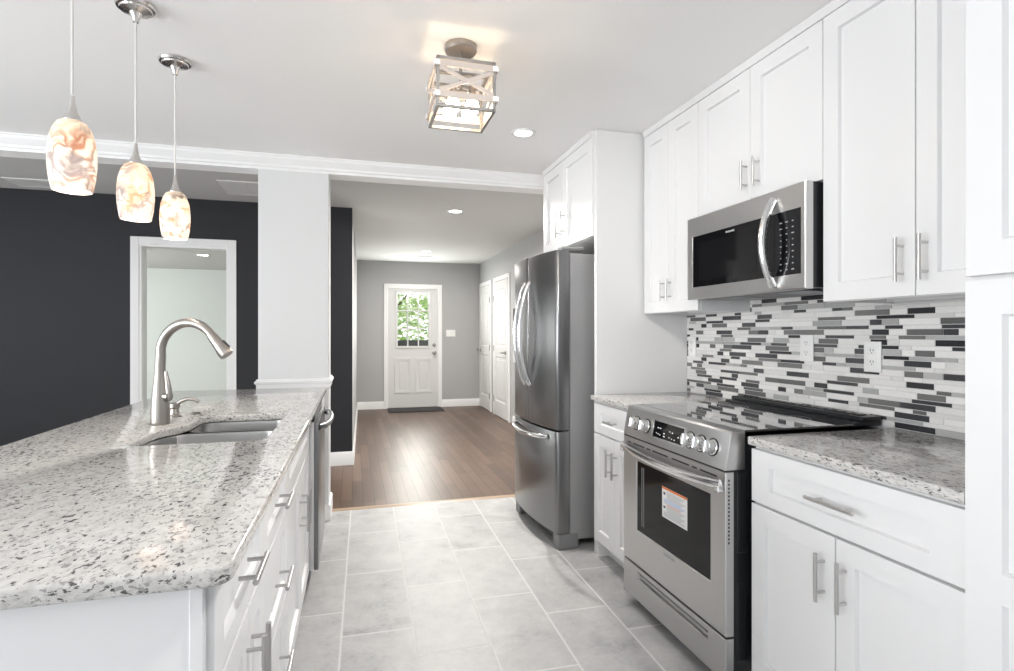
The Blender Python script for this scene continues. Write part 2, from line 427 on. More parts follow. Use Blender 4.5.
for u0, u1 in ((-3.0, 2.2), (4.2, 5.3)):
    b.box(-4.75, -4.6, u0, u1, 0, 0.5); b.box(-4.75, -4.6, u0, u1, 2.2, HL)
struct('wall_left', b)
b = MB(M['wall_white'])
b.box(-4.75, -3.8, -6.15, -6.0, 0, HK); b.box(-1.2, 2.2, -6.15, -6.0, 0, HK); b.box(-3.8, -1.2, -6.15, -6.0, 2.36, HK); b.box(-3.8, -1.2, -6.15, -6.0, 0, 0.3)
struct('wall_rear', b)
# room beyond the charcoal wall
b = MB(M['wall_far'])
b.box(-6.0, 0.0, 11.7, 11.85, 0, HL); b.box(-6.0, -5.85, 5.67, 7.4, 0, HL); b.box(-6.0, -5.85, 9.8, 11.7, 0, HL); b.box(-6.0, -5.85, 7.4, 9.8, 0, 0.5); b.box(-6.0, -5.85, 7.4, 9.8, 2.3, HL)
b.box(-0.14, -0.122, YD+0.12, 11.7, 0, HL); b.box(-6, -4.6, YD+0.1, YD+0.13, 0, HL)
struct('wall_far_room', b)
# header between kitchen and hall: drywall beam with crown along its kitchen face
BY = 3.965
b = MB(M['ceil']); b.box(-4.7, 2.127, BY, BY+0.13, 2.345, HK+0.13); struct('wall_header', b)
crown = [(BY, 2.345), (BY-0.012, 2.345), (BY-0.014, 2.361), (BY-0.022, 2.366), (BY-0.024, 2.380), (BY-0.034, 2.392), (BY-0.05, 2.408), (BY-0.054, 2.414), (BY-0.056, 2.428), (BY-0.062, 2.430), (BY-0.062, HK-0.0005), (BY, HK-0.0005)]
b = MB(M['trim']); b.prism(crown, -4.6, 1.94, f=lambda p, q, z: (z, p, q)); struct('trim_2', b, angle=20)
# column at the island end, with chair rail and base
cx0, cx1, cy0, cy1 = -0.607, -0.164, 3.958, 4.26
b = MB(M['wall_white']); b.box(cx0, cx1, cy0, cy1, 0, 2.44, 0.003); struct('wall_column', b)
def rail_loop(z0, prof, x0, x1, y0, y1, m):
    bb = MB(m); t = bmesh.new(); rings = []
    for d, z in prof: rings.append([t.verts.new(p) for p in ((x0-d, y0-d, z0+z), (x1+d, y0-d, z0+z), (x1+d, y1+d, z0+z), (x0-d, y1+d, z0+z))])
    for A, B in zip(rings, rings[1:]+rings[:1]):
        for k in range(4): t.faces.new((A[k], A[(k+1) % 4], B[(k+1) % 4], B[k]))
    bb.add(t); return bb
struct('trim_3', rail_loop(0.899, [(0.0005, 0), (0.010, 0), (0.012, 0.028), (0.020, 0.034), (0.022, 0.046), (0.013, 0.052), (0.011, 0.060), (0.0005, 0.064)], cx0, cx1, cy0, cy1, M['trim']), angle=20)
struct('trim_4', rail_loop(0.0, [(0.0005, 0), (0.014, 0), (0.014, 0.085), (0.009, 0.10), (0.0005, 0.104)], cx0, cx1, cy0, cy1, M['trim']), angle=20)
def base(name, p0, p1, nrm, h=0.125, th=0.014):
    d = (Vector(p1)-Vector(p0)); n = Vector(nrm)
    bb = MB(M['trim'])
    bb.prism([(0.0005, 0), (th, 0), (th, h-0.03), (th*0.6, h-0.012), (th*0.45, h), (0.0005, h)], 0, 1, f=lambda a, q, z: (p0[0]+d.x*z+n.x*a, p0[1]+d.y*z+n.y*a, q+0.0005))
    return struct(name, bb)
base('baseboard_back_left', (0.05, YB), (0.487, YB), (0, -1))
base('baseboard_back_right', (1.445, YB), (2.127, YB), (0, -1))
base('baseboard_hall_left', (-0.012, YD), (0.05, YB), (1, 0))
base('baseboard_living', (-1.0, YD), (0.003, YD), (0, -1), 0.13)
base('baseboard_living_left', (-4.6, YD), (-1.87, YD), (0, -1), 0.13)
base('baseboard_hall_right', (2.127, 4.1), (2.127, 7.40), (-1, 0))

def casing(name, f, a0, a1, b1, w=0.07, th=0.018, b0=0.0):
    bb = MB(M['trim'])
    bb.box(a0-w, a0, b0, b1+w, 0.0005, th, 0.003, f=f); bb.box(a1, a1+w, b0, b1+w, 0.0005, th, 0.003, f=f); bb.box(a0, a1, b1, b1+w, 0.0005, th, 0.003, f=f)
    return bb
# cased opening in the charcoal wall
fd = lambda a, q, n: (a, YD-n, q)
bb = casing('trim', fd, -1.81, -1.10, 2.045, 0.066, 0.02)
bb.box(-1.812, -1.794, YD-0.01, YD+0.13, 0, 2.045); bb.box(-1.116, -1.098, YD-0.01, YD+0.13, 0, 2.045); bb.box(-1.794, -1.116, YD-0.01, YD+0.13, 2.027, 2.047)
struct('trim_5', bb)

# ---- back door
DX0, DX1, DZ1 = 0.557, 1.383, 2.012
fb = lambda a, q, n: (a, YB+0.045-n, q)
b = casing('trim', lambda a, q, n: (a, YB-n, q), 0.545, 1.395, 2.03, 0.062, 0.02)
b.box(0.537, 0.556, YB-0.005, YB+0.14, 0, 2.03); b.box(1.384, 1.403, YB-0.005, YB+0.14, 0, 2.03); b.box(0.556, 1.384, YB-0.005, YB+0.14, 2.014, 2.045)
struct('trim_6', b)
wx0, wx1, wz0, wz1 = 0.70, 1.235, 1.035, 1.945
b = MB(M['door'])
for a0, a1, q0, q1 in ((DX0, wx0, 0.012, DZ1), (wx1, DX1, 0.012, DZ1), (wx0, wx1, wz1, DZ1), (wx0, wx1, 0.012, wz0)):
    b.box(a0, a1, YB+0.002, YB+0.045, q0, q1)
for a0, a1 in ((0.655, 0.945), (1.0, 1.29)):     # two raised lower panels
    b.shaker(lambda a, q, n: (a, YB+0.004-n, q), a0, a1, 0.25, 0.85, 0.012, 0.03, 0.006, 0.003, 0.012)
    b.box(a0+0.075, a1-0.075, YB-0.0055, YB+0.004, 0.325, 0.775, 0.003)
door = struct('door_1', b)
b = MB(M['door'])
for a0, a1, q0, q1 in ((wx0-0.03, wx0+0.012, wz0-0.03, wz1+0.03), (wx1-0.012, wx1+0.03, wz0-0.03, wz1+0.03), (wx0+0.012, wx1-0.012, wz1-0.012, wz1+0.03), (wx0+0.012, wx1-0.012, wz0-0.03, wz0+0.012)):
    b.box(a0, a1, YB-0.012, YB+0.03, q0, q1, 0.004)
part('window_frame', b, door)
b = MB(M['door'])
for k in (1, 2):
    xx = wx0+(wx1-wx0)*k/3; b.box(xx-0.011, xx+0.011, YB-0.006, YB+0.022, wz0, wz1, 0.003)
    zz = wz0+(wz1-wz0)*k/3; b.box(wx0, wx1, YB-0.0055, YB+0.0215, zz-0.011, zz+0.011, 0.003)
part('muntins', b, door)
b = MB(M['glass']); b.box(wx0, wx1, YB+0.024, YB+0.029, wz0, wz1); part('glass', b, door)
for nm, zz in (('deadbolt', 1.065), ('knob', 0.935)):
    b = MB(M['nickel'])
    prof = [(0, 0), (0.033, 0), (0.033, 0.007), (0.012, 0.012), (0.012, 0.03), (0.026, 0.036), (0.030, 0.05), (0.024, 0.064), (0, 0.068)] if nm == 'knob' else [(0, 0), (0.030, 0), (0.030, 0.010), (0.022, 0.022), (0, 0.024)]
    b.lathe(prof, (0, 0, 0), 24, f=lambda x, y, z: (1.325+x, YB+0.002-z, zz+y)); part(nm, b, door, 'satin nickel ' + nm)

# ---- closet doors on the hall's right wall
XH = 2.127
def closet_door(n, y0, y1, handle_y, hinge_y, lever):
    f = lambda a, q, nn: (XH-nn, a, q)
    b = MB(M['door'])
    b.box(y0, y1, 0.012, 2.05, 0.001, 0.012, f=f)
    w = y1-y0
    b.shaker(lambda a, q, nn: (XH-0.010-nn, a, q), y0, y1, 0.012, 0.98, 0.012, (0.11, 0.11, 0.22, 0.07), 0.009, 0.001, 0.012)
    b.shaker(lambda a, q, nn: (XH-0.010-nn, a, q), y0, y1, 0.98, 2.05, 0.012, (0.11, 0.11, 0.07, 0.12), 0.009, 0.001, 0.012)
    for q0, q1 in ((0.28, 0.86), (1.1, 1.88)): b.box(y0+0.15, y1-0.15, q0, q1, 0.012, 0.019, 0.004, f=f)
    d = struct('door_%d' % n, b)
    b = MB(M['nickel']); P = Vector((XH-0.022, handle_y, 0.98))
    b.cyl(P, P+Vector((-0.008, 0, 0)), 0.03); b.cyl(P+Vector((-0.008, 0, 0)), P+Vector((-0.05, 0, 0)), 0.010)
    if lever: b.tube([P+Vector((-0.048, -0.012, 0)), P+Vector((-0.05, 0.05, 0)), P+Vector((-0.046, 0.12, -0.004))], [0.011, 0.010, 0.008], 12)
    else: b.lathe([(0.010, 0), (0.026, 0.008), (0.028, 0.02), (0.02, 0.03), (0, 0.032)], (0, 0, 0), 20, f=lambda x, y, z: (P.x-0.045-z, P.y+x, P.z+y))
    part('lever' if lever else 'knob', b, d, 'satin nickel handle')
    for zz in (0.25, 1.03, 1.80):
        b = MB(M['nickel']); b.box(hinge_y-0.006, hinge_y+0.006, zz-0.045, zz+0.045, 0.02, 0.03, 0.002, f=f); part('hinge', b, d, 'satin nickel hinge')
closet_door(2, 8.70, 9.40, 9.33, 8.695, False)
closet_door(3, 7.62, 8.40, 7.72, 8.405, True)
struct('trim_7', casing('t', lambda a, q, n: (XH-n, a, q), 8.69, 9.41, 2.06, 0.062, 0.018))
struct('trim_8', casing('t', lambda a, q, n: (XH-n, a, q), 7.61, 8.41, 2.06, 0.062, 0.0185))

# ---- outside the back door
b = MB(paint('lawn_green', (0.22, 0.36, 0.10), 0.9, 0.3, 40)); b.box(-12, 14, 9.65, 40, -0.25, -0.15); struct('ground', b)
def leaf_mat(name, a, c):
    m = mat(name, a, 0.6); t = NT(m); g = t.n('ShaderNodeNewGeometry'); t.col(t.ramp(g.outputs['Random Per Island'], [(0, a), (1, c)])); return m
LEAF = leaf_mat('sunlit_leaves', (0.45, 0.56, 0.28), (0.82, 0.90, 0.62)); LEAF2 = leaf_mat('deep_leaves', (0.26, 0.38, 0.16), (0.60, 0.72, 0.40))
BARK = paint('bark', (0.16, 0.12, 0.09), 0.9, 0.5, 20)
def tree(x, y, h, r, n, m, label, low=0.35):
    t = thing('tree', label, 'tree', (x, y, -0.15), 'trees outside the back door')
    b = MB(BARK); b.tube([(x, y, -0.15), (x+0.05, y, h*0.4), (x-0.04, y, h*0.8)], [0.13, 0.10, 0.04], 10)
    for k in range(5):
        a = k*2.4; b.tube([(x, y, h*0.35+k*0.2), (x+math.cos(a)*r*0.6, y+math.sin(a)*r*0.6, h*0.6+k*0.15)], [0.05, 0.015], 7)
    part('trunk', b, t)
    b = MB(m); bm = b.bm
    for k in range(n):
        u = random.random()**0.4; a = random.random()*2*PI; e = random.uniform(-1, 1); ce = math.sqrt(1-e*e)
        p = Vector((x+r*u*ce*math.cos(a), y+r*u*ce*math.sin(a), h*(low+(1-low)/2)+h*(1-low)/2*u*e))
        s_ = random.uniform(0.10, 0.22); q = Matrix.Rotation(random.random()*6, 3, 'Z') @ Matrix.Rotation(random.uniform(-1, 1), 3, 'X')
        vs = [bm.verts.new(p+q @ Vector(c)*s_) for c in ((-0.5, 0, 0), (0, -0.35, 0.05), (0.6, 0, 0), (0, 0.35, 0.05))]
        bm.faces.new(vs)
    part('foliage', b, t, smooth=False)
tree(0.9, 16.5, 4.6, 1.5, 2400, LEAF, 'pale green leafy tree seen through the middle panes of the back door', 0.18)
tree(4.2, 15.5, 4.2, 1.3, 2000, LEAF2, 'deeper green tree seen at the right of the back door glass', 0.4)
tree(-2.4, 19.0, 4.8, 1.5, 1800, LEAF2, 'darker tree seen at the left of the back door glass', 0.4)
b = MB(leaf_mat('hedge_leaves', (0.30, 0.44, 0.12), (0.62, 0.74, 0.36)))
for k in range(9000):
    p = Vector((random.uniform(-5, 11), random.uniform(23, 24.4), -0.15+2.9*random.random()**0.8)); s_ = random.uniform(0.12, 0.26)
    q = Matrix.Rotation(random.random()*6, 3, 'Z') @ Matrix.Rotation(random.uniform(-1.2, 1.2), 3, 'X')
    b.bm.faces.new([b.bm.verts.new(p+q @ Vector(c)*s_) for c in ((-0.5, 0, 0), (0, -0.35, 0.05), (0.6, 0, 0), (0, 0.35, 0.05))])
single('hedge', b, 'long pale green hedge at the end of the lawn outside the back door', 'hedge', smooth=False)
t = thing('fence', 'low charcoal board fence filling the bottom panes of the back door', 'fence', (1.3, 12.0, -0.15))
b = MB(M['dark'])
for k in range(5): b.box(-0.6, 3.6, 12.0, 12.025, -0.10+k*0.245, 0.135+k*0.245, 0.004)
part('boards', b, t)
for xx in (-0.5, 0.85, 2.2, 3.5):
    b = MB(M['dark']); b.box(xx-0.045, xx+0.045, 12.025, 12.115, -0.15, 1.15, 0.005); part('post', b, t)

# ------------------------------------------------------------------ right run of cabinets
XB = 1.335   # carcass front of base units (door face at 1.315)
fR = lambda X: (lambda a, q, n: (X-n, a, q))
def pull_on(door, f, a, q, vertical, ln=0.15):
    b = MB(M['pull']); b.pull(f, a, q, ln, vertical); return part('pull_handle', b, door, 'satin nickel bar pull')
def base_unit(y0, y1, label, dz, gap_y, handles, dh, drawer_len=0.15, toe_x=1.40, foot=False):
    t = thing('base_cabinet', label, 'cabinet', (1.64, (y0+y1)/2, 0))
    b = MB([M['cab'], M['wood_under']])
    b.box(XB, XW-0.001, y0, y1, 0.10, 0.883); part('body', b, t)
    b = MB(M['cab']); b.box(toe_x, toe_x+0.018, y0, y1, 0.0005, 0.10); 
    if foot: b.box(XB, toe_x+0.018, y1-0.022, y1, 0.0005, 0.10)
    part('toe_kick', b, t)
    f = fR(XB)
    g = 0.0018
    b = MB(M['cab']); b.shaker(f, y0+g, y1-g, dz+0.004, 0.872, 0.02, (0.085, 0.085, 0.05, 0.05), sl=0.004); d = part('drawer', b, t)
    pull_on(d, fR(XB-0.02), (y0+y1)/2, (dz+0.876)/2, False, drawer_len)
    for a0, a1, hy in ((y0+g, gap_y-g, handles[0]), (gap_y+g, y1-g, handles[1])):
        b = MB(M['cab']); b.shaker(f, a0, a1, 0.103, dz-0.004, sl=0.004); d = part('door', b, t)
        pull_on(d, fR(XB-0.02), hy, dh, True, 0.14)
    return t
base_unit(0.918, 1.618, 'white two door base cabinet with wide drawer, right of the range', 0.690, 1.272, (1.236, 1.310), 0.562, 0.165)
base_unit(2.43, 2.915, 'narrow white base cabinet with small drawer, between range and refrigerator', 0.706, 2.66, (2.626, 2.694), 0.575, 0.115, foot=True)

def slab(y0, y1, label, x0=1.292):
    b = MB(M['granite']); b.prism([(x0, y0), (XW-0.010, y0), (XW-0.010, y1), (x0, y1)], 0.884, 0.914, 0.006, seg=3)
    return single('countertop', b, label, 'countertop')
slab(0.918, 1.619, 'short granite countertop right of the range, ending at the tall pantry', 1.303)
slab(2.418, 2.943, 'small granite countertop between the range and the tall refrigerator panel', 1.308)

# pantry
t = thing('pantry_cabinet', 'tall white pantry cabinet at the right edge of the picture', 'cabinet', (1.63, 0.61, 0))
b = MB(M['cab']); b.box(1.322, XW-0.001, 0.305, 0.915, 0.10, HK-0.001); b.box(1.39, 1.41, 0.305, 0.915, 0.0005, 0.10); part('body', b, t)
f = fR(1.322)
b = MB(M['cab']); b.shaker(f, 0.307, 0.914, 1.391, 2.40, 0.022, 0.072, sl=0.005); d = part('door', b, t, 'upper door with one recessed panel')
pull_on(d, fR(1.30), 0.345, 1.50, True)
b = MB(M['cab'])
b.shaker(f, 0.307, 0.914, 0.103, 0.732, 0.022, (0.072, 0.072, 0.07, 0.032), sl=0.005, ch=0.0); b.shaker(f, 0.307, 0.914, 0.732, 1.381, 0.022, (0.072, 0.072, 0.032, 0.075), sl=0.005, ch=0.0)
d = part('door', b, t, 'lower door with two recessed panels'); pull_on(d, fR(1.30), 0.345, 1.27, True)

# wall cabinets
XU = 1.657
def wall_unit(y0, y1, z0, label, gap_y, handles, hz, xb=XU, hl=0.14, zt=2.405, lefts=None, label_extra=None, under=True):
    t = thing('wall_cabinet', label, 'cabinet', ((xb+XW)/2, (y0+y1)/2, z0), 'white wall cabinets on the right wall')
    b = MB([M['cab'], M['wood_under']])
    b.box(xb, XW-0.001, y0, y1, z0+(0.018 if under else 0), HK-0.001)
    if under:
        b.box(xb, xb+0.02, y0, y1, z0, z0+0.018); b.box(xb+0.02, XW-0.001, y0, y0+0.018, z0, z0+0.018); b.box(xb+0.02, XW-0.001, y1-0.018, y1, z0, z0+0.018)
        b.box(XW-0.03, XW-0.001, y0+0.018, y1-0.018, z0+0.004, z0+0.018); b.box(xb+0.05, xb+0.075, y0+0.38*(y1-y0), y1-0.018, z0+0.004, z0+0.0165, mi=1)
        b.box(xb+0.02, XW-0.03, y0+0.018, y1-0.018, z0+0.016, z0+0.0185, mi=0)
    part('body', b, t)
    b = MB(M['cab'])   # scribe moulding at the ceiling
    b.prism([(0, zt+0.002), (0.021, zt+0.002), (0.026, zt+0.010), (0.030, HK-0.001), (0, HK-0.001)], y0, y1, f=lambda p, q, z: (xb-p, z, q)); part('top_moulding', b, t)
    f = fR(xb); g = 0.0016
    for a0, a1, hy in ((y0+g, gap_y-g, handles[0]), (gap_y+g, y1-g, handles[1])):
        b = MB(M['cab']); b.shaker(f, a0, a1, z0+0.002, zt, sl=0.004, st=0.064); d = part('door', b, t); pull_on(d, fR(xb-0.02), hy, hz, True, hl)
    return t
wall_unit(0.918, 1.638, 1.378, 'tall two door white wall cabinet right of the microwave', 1.293, (1.257, 1.332), 1.493, hl=0.135)
wall_unit(1.638, 2.394, 1.822, 'short white wall cabinet directly above the microwave', 2.022, (1.964, 2.040), 1.945, hl=0.125, under=False)
wall_unit(2.394, 2.924, 1.378, 'narrow tall white wall cabinet between microwave and refrigerator panel', 2.664, (2.636, 2.702), 1.500, hl=0.115)
OVER = wall_unit(2.978, 3.838, 1.83, 'white two door cabinet high above the refrigerator, with tall side panels', 3.452, (3.408, 3.500), 1.985, xb=1.352, hl=0.16, under=False)
b = MB(M['cab']); b.box(1.345, XW-0.001, 2.945, 2.976, 0.0005, HK-0.0015, 0.001)
part('side_panel', b, OVER, 'tall plain side panel reaching the floor')
b = MB(M['cab']); b.box(1.345, XW-0.001, 3.84, 3.866, 0.0005, HK-0.0015, 0.001)
part('side_panel', b, OVER, 'far side panel reaching the floor')

# ------------------------------------------------------------------ mosaic backsplash
def backsplash():
    b = MB([M['grout'], M['mos_white'], M['mos_light'], M['mos_mid'], M['mos_dark']])
    y0, y1, z0, z1 = 0.9165, 2.944, 0.9145, 1.437
    b.box(XW-0.006, XW-0.0005, y0, y1, z0, 1.377); b.box(XW-0.006, XW-0.0005, 1.640, 2.392, 1.377, z1)
    rnd = random.Random(11); z = z0+0.001; k = 0; g = 0.0016
    bm = b.bm
    def tile(a0, a1, q0, q1, mi):
        x = XW-0.0085; c = 0.0007
        o = [bm.verts.new(p) for p in ((XW-0.006, a0, q0), (XW-0.006, a1, q0), (XW-0.006, a1, q1), (XW-0.006, a0, q1))]
        i = [bm.verts.new(p) for p in ((x, a0+c, q0+c), (x, a1-c, q0+c), (x, a1-c, q1-c), (x, a0+c, q1-c))]
        fs = [bm.faces.new((o[j], i[j], i[(j+1) % 4], o[(j+1) % 4])) for j in range(4)] + [bm.faces.new(i[::-1])]
        for fc in fs: fc.material_index = mi
    while z < z1-0.008:
        hgt = (0.0215 if k % 2 == 0 else 0.0135)
        hi = min(z+hgt, z1)
        lo_y, hi_y = (y0, y1) if hi < 1.377 else (1.641, 2.391)
        y = lo_y - rnd.uniform(0, 0.08); last = 0
        while y < hi_y:
            ln = rnd.choice((0.05, 0.07, 0.10, 0.13, 0.15)) if k % 2 == 0 else rnd.choice((0.07, 0.10, 0.14, 0.15, 0.05))
            r = rnd.random()
            if last >= 3: mi = 1 if r < 0.80 else (2 if r < 0.90 else 3)
            else: mi = 1 if r < 0.36 else (2 if r < 0.48 else (3 if r < 0.73 else 4))
            if k % 2 == 1 and mi == 3 and rnd.random() < 0.5: mi = 4
            last = mi
            a0, a1 = max(y, lo_y), min(y+ln-g, hi_y)
            if a1-a0 > 0.004: tile(a0, a1, z, hi, mi)
            y += ln
        z += hgt+g; k += 1
    o = single('backsplash', b, 'mosaic backsplash of white, grey and charcoal strip tiles above the countertops', 'backsplash', smooth=False)
    return o
backsplash()
def outlet(yc, zc, label, x=XW-0.0088, w=0.074, h=0.118):
    t = thing('wall_outlet', label, 'outlet', (x, yc, zc), 'outlets on the mosaic backsplash')
    f = lambda a, q, n: (x-n, a, q)
    b = MB(M['plate']); b.box(yc-w/2, yc+w/2, zc-h/2, zc+h/2, 0.0002, 0.006, 0.002, 2, f=f); part('cover_plate', b, t)
    for s_ in (-0.022, 0.022):
        b = MB([M['plate'], M['slot']]); b.box(yc-0.017, yc+0.017, zc+s_-0.014, zc+s_+0.014, 0.006, 0.008, 0.002, 2, f=f)
        for dy in (-0.006, 0.006): b.box(yc+dy-0.0012, yc+dy+0.0012, zc+s_-0.001, zc+s_+0.008, 0.008, 0.0085, f=f, mi=1)
        b.box(yc-0.002, yc+0.002, zc+s_-0.009, zc+s_-0.005, 0.008, 0.0085, f=f, mi=1)
        part('receptacle', b, t)
outlet(1.696, 1.175, 'white outlet on the mosaic right of the range, below the right wall cabinet')
outlet(2.02, 1.20, 'white outlet on the mosaic directly below the microwave')
outlet(2.885, 1.187, 'white outlet at the far left end of the mosaic')

# ------------------------------------------------------------------ range
def make_range():
    Y0, Y1 = 1.652, 2.406
    t = thing('range', 'stainless slide in electric range with black glass cooktop', 'range', (1.55, (Y0+Y1)/2, 0))
    b = MB(M['black']); b.box(1.272, 1.915, Y0+0.003, Y1-0.003, 0.055, 0.905)
    for z0, z1 in ((0.50, 0.78), (0.12, 0.40)):
        b.box(1.285, 1.33, Y0-0.001, Y0+0.004, z0, z1, 0.002); b.box(1.292, 1.297, Y0-0.0025, Y0, z0+0.01, z1-0.01); b.box(1.318, 1.323, Y0-0.0025, Y0, z0+0.01, z1-0.01)
    part('body', b, t)
    for xx in (1.31, 1.87):
        for yy in (Y0+0.05, Y1-0.05):
            b = MB(M['black']); b.lathe([(0, 0.0003), (0.022, 0.0003), (0.022, 0.012), (0.010, 0.016), (0.010, 0.056), (0, 0.056)], (xx, yy, 0), 16); part('foot', b, t)
    # slanted control panel
    b = MB(M['steel'])
    prof = [(1.238, 0.790), (1.262, 0.917), (1.270, 0.924), (1.318, 0.926), (1.318, 0.79)]
    b.prism(prof, Y0, Y1, 0.002, f=lambda p, q, z: (p, z, q)); part('control_panel', b, t)
    dz = Vector((0.024, 0, 0.127)).normalized(); nx = Vector((-dz.z, 0, dz.x)); 
    def cp(y, s_, n): p = Vector((1.238, y, 0.790))+dz*s_+nx*n; return (p.x, p.y, p.z)
    fc = lambda a, q, n: cp(a, q, n)
    b = MB([M['black_glass'], M['print_white'], M['chrome']])
    b.box(1.920, 2.150, 0.030, 0.105, 0.0003, 0.002, f=fc, mi=2); b.box(1.925, 2.145, 0.034, 0.101, 0.002, 0.0028, f=fc)
    rr = random.Random(3)
    for k, (yy, qq, w) in enumerate(((2.11, 0.075, 0.012), (2.092, 0.075, 0.012), (2.118, 0.052, 0.006), (2.104, 0.050, 0.008), (2.09, 0.048, 0.008), (2.06, 0.058, 0.010), (2.058, 0.046, 0.012), (2.02, 0.072, 0.007), (2.0, 0.070, 0.008), (2.02, 0.048, 0.007), (2.0, 0.046, 0.007), (1.98, 0.045, 0.008), (1.955, 0.06, 0.008))):
        b.box(yy-w/2, yy+w/2, qq-0.0022, qq+0.0022, 0.0028, 0.0031, f=fc, mi=1)
    part('display', b, t)
    for yy in (2.298, 2.210, 1.878, 1.808, 1.738):
        b = MB(M['chrome'])
        def fk(x, y, z, yy=yy): return cp(yy+x, 0.066+y, z)
        b.lathe([(0, 0.0003), (0.029, 0.0003), (0.029, 0.004), (0.024, 0.006), (0.0235, 0.028), (0.020, 0.033), (0, 0.033)], (0, 0, 0), 28, f=fk)
        b.box(-0.006, 0.006, -0.021, 0.021, 0.030, 0.040, 0.002, f=fk); kn = part('knob', b, t)
        b = MB(M['black']); b.lathe([(0.0292, 0.0002), (0.033, 0.0002), (0.033, 0.003), (0.0292, 0.0042)], (0, 0, 0), 28, closed=True, f=fk); part('bezel', b, kn)
    # cooktop
    b = MB([M['cook_glass'], M['print_grey']]); b.box(1.3185, 1.80, Y0+0.004, Y1-0.004, 0.918, 0.9265, 0.002)
    for (cx, cy, r) in ((1.46, 1.85, 0.115), (1.46, 2.21, 0.10), (1.68, 1.85, 0.08), (1.68, 2.21, 0.08)):
        for r2 in (r, r*0.6): b.lathe([(r2-0.0007, 0.9266), (r2+0.0007, 0.9266), (r2+0.0007, 0.9268), (r2-0.0007, 0.9268)], (cx, cy, 0), 48, mi=1, closed=True)
    part('cooktop', b, t)
    b = MB(M['black'])
    b.box(1.800, 1.929, Y0+0.002, Y1-0.002, 0.9165, 0.934, 0.003); b.box(1.835, 1.929, Y0+0.002, Y1-0.002, 0.934, 0.951, 0.003)
    for k in range(16):
        yy = Y0+0.04+k*0.0445
        b.box(1.86, 1.90, yy, yy+0.03, 0.951, 0.955, 0.0015)
    part('rear_vent', b, t)
    # oven door
    fo = fR(1.271)
    b = MB(M['steel'])
    b.shaker(fo, Y0, Y1, 0.213, 0.783, 0.032, (0.084, 0.12, 0.155, 0.095), 0.006, 0.003, 0.003); d = part('oven_door', b, t)
    b = MB(M['black'])
    for yy, w in ((1.70, 0.10), (1.82, 0.03), (1.87, 0.12), (2.02, 0.12), (2.16, 0.03), (2.21, 0.10), (2.33, 0.03)): b.box(1.238, 1.2395, yy, yy+w, 0.757, 0.763)
    b.box(1.240, 1.272, Y0+0.004, Y1-0.004, 0.7832, 0.7895); part('vent_slots', b, d)
    b = MB(M['window_dark']); b.box(1.2445, 1.2472, 1.739, 2.283, 0.371, 0.685); 
    wnd = part('oven_window', b, d)
    b = MB(M['grey_metal'])
    for yy in (2.24, 2.225): b.box(1.2436, 1.2444, yy-0.003, yy+0.003, 0.40, 0.665)
    part('rack_rail', b, wnd)
    b = MB([M['chrome']])
    pts = []
    for k in range(25):
        u = k/24; yy = Y0+0.012+(Y1-Y0-0.024)*u; s_ = math.sin(PI*u)**0.75
        pts.append((1.226-0.020*s_, yy, 0.741-0.016*s_))
    b.tube(pts, 0.0095, 16, flat=1.75, up=(1, 0, 0))
    for yy in (Y0+0.02, Y1-0.02): b.box(1.214, 1.2395, yy-0.012, yy+0.012, 0.712, 0.738, 0.004)
    part('door_handle', b, d)
    # side edge of the door with its row of vent holes
    b = MB(M['black'])
    for k in range(17): b.box(1.249, 1.255, Y0-0.0004, Y0+0.0006, 0.535+k*0.0135, 0.543+k*0.0135)
    part('edge_vents', b, d)
    # paper label behind the glass
    b = MB([M['sticker'], M['orange'], M['print_grey'], M['blue'], M['slot']])
    a0, a1, z0, z1 = 1.889, 2.071, 0.501, 0.628
    X = 1.2442
    b.box(X-0.0005, X, a0, a1, z0, z1)
    def ink(u0, u1, w0, w1, mi): b.box(X-0.0008, X-0.0005, a1-(a1-a0)*u1, a1-(a1-a0)*u0, z1-(z1-z0)*w1, z1-(z1-z0)*w0, mi=mi)
    ink(0, 1, 0, 0.075, 1)
    for k in range(16):
        w = 0.13+k*0.052
        ink(0.20 if k % 8 < 5 else 0.08, 0.90-0.15*((k*7) % 3)/2, w, w+0.022, 3 if k in (5, 6) else (1 if k == 8 else 2))
    ink(0.06, 0.14, 0.17, 0.25, 4); ink(0.06, 0.14, 0.62, 0.69, 4)
    part('sticker', b, wnd, 'white paper label with orange band')
    # warming drawer
    b = MB(M['steel']); b.shaker(fo, Y0, Y1, 0.052, 0.205, 0.032, (0.10, 0.13, 0.100, 0.018), 0.012, 0.003, 0.004); dr = part('storage_drawer', b, t)
    b = MB(M['grey_metal']); b.tube([(1.2485, Y0+0.115, 0.176), (1.2485, Y1-0.145, 0.176)], 0.006, 10); part('finger_pull', b, dr)
    return t, d
rng, oven_door = make_range()
def lettering(txt, parent, name, size, fn, m, ext=0.0004):
    cu = bpy.data.curves.new('t', 'FONT'); cu.body = txt; cu.size = size; cu.extrude = ext; cu.align_x = 'CENTER'; cu.align_y = 'CENTER'; cu.resolution_u = 2
    o = bpy.data.objects.new('t', cu); C.objects.link(o)
    dg = bpy.context.evaluated_depsgraph_get(); me = bpy.data.meshes.new_from_object(o.evaluated_get(dg))
    bpy.data.objects.remove(o); bpy.data.curves.remove(cu)
    b = MB(m); t = bmesh.new(); t.from_mesh(me); bpy.data.meshes.remove(me); b.add(t, 0, fn, recalc=False)
    bmesh.ops.recalc_face_normals(b.bm, faces=b.bm.faces)
    return part(name, b, parent, smooth=False)
# text on faces looking towards -x: letters run towards -y
lettering('FRIGIDAIRE', oven_door, 'lettering', 0.016, lambda x, y, z: (1.2385-0.0003-z, 2.01-x, 0.352+y), M['print_grey'])

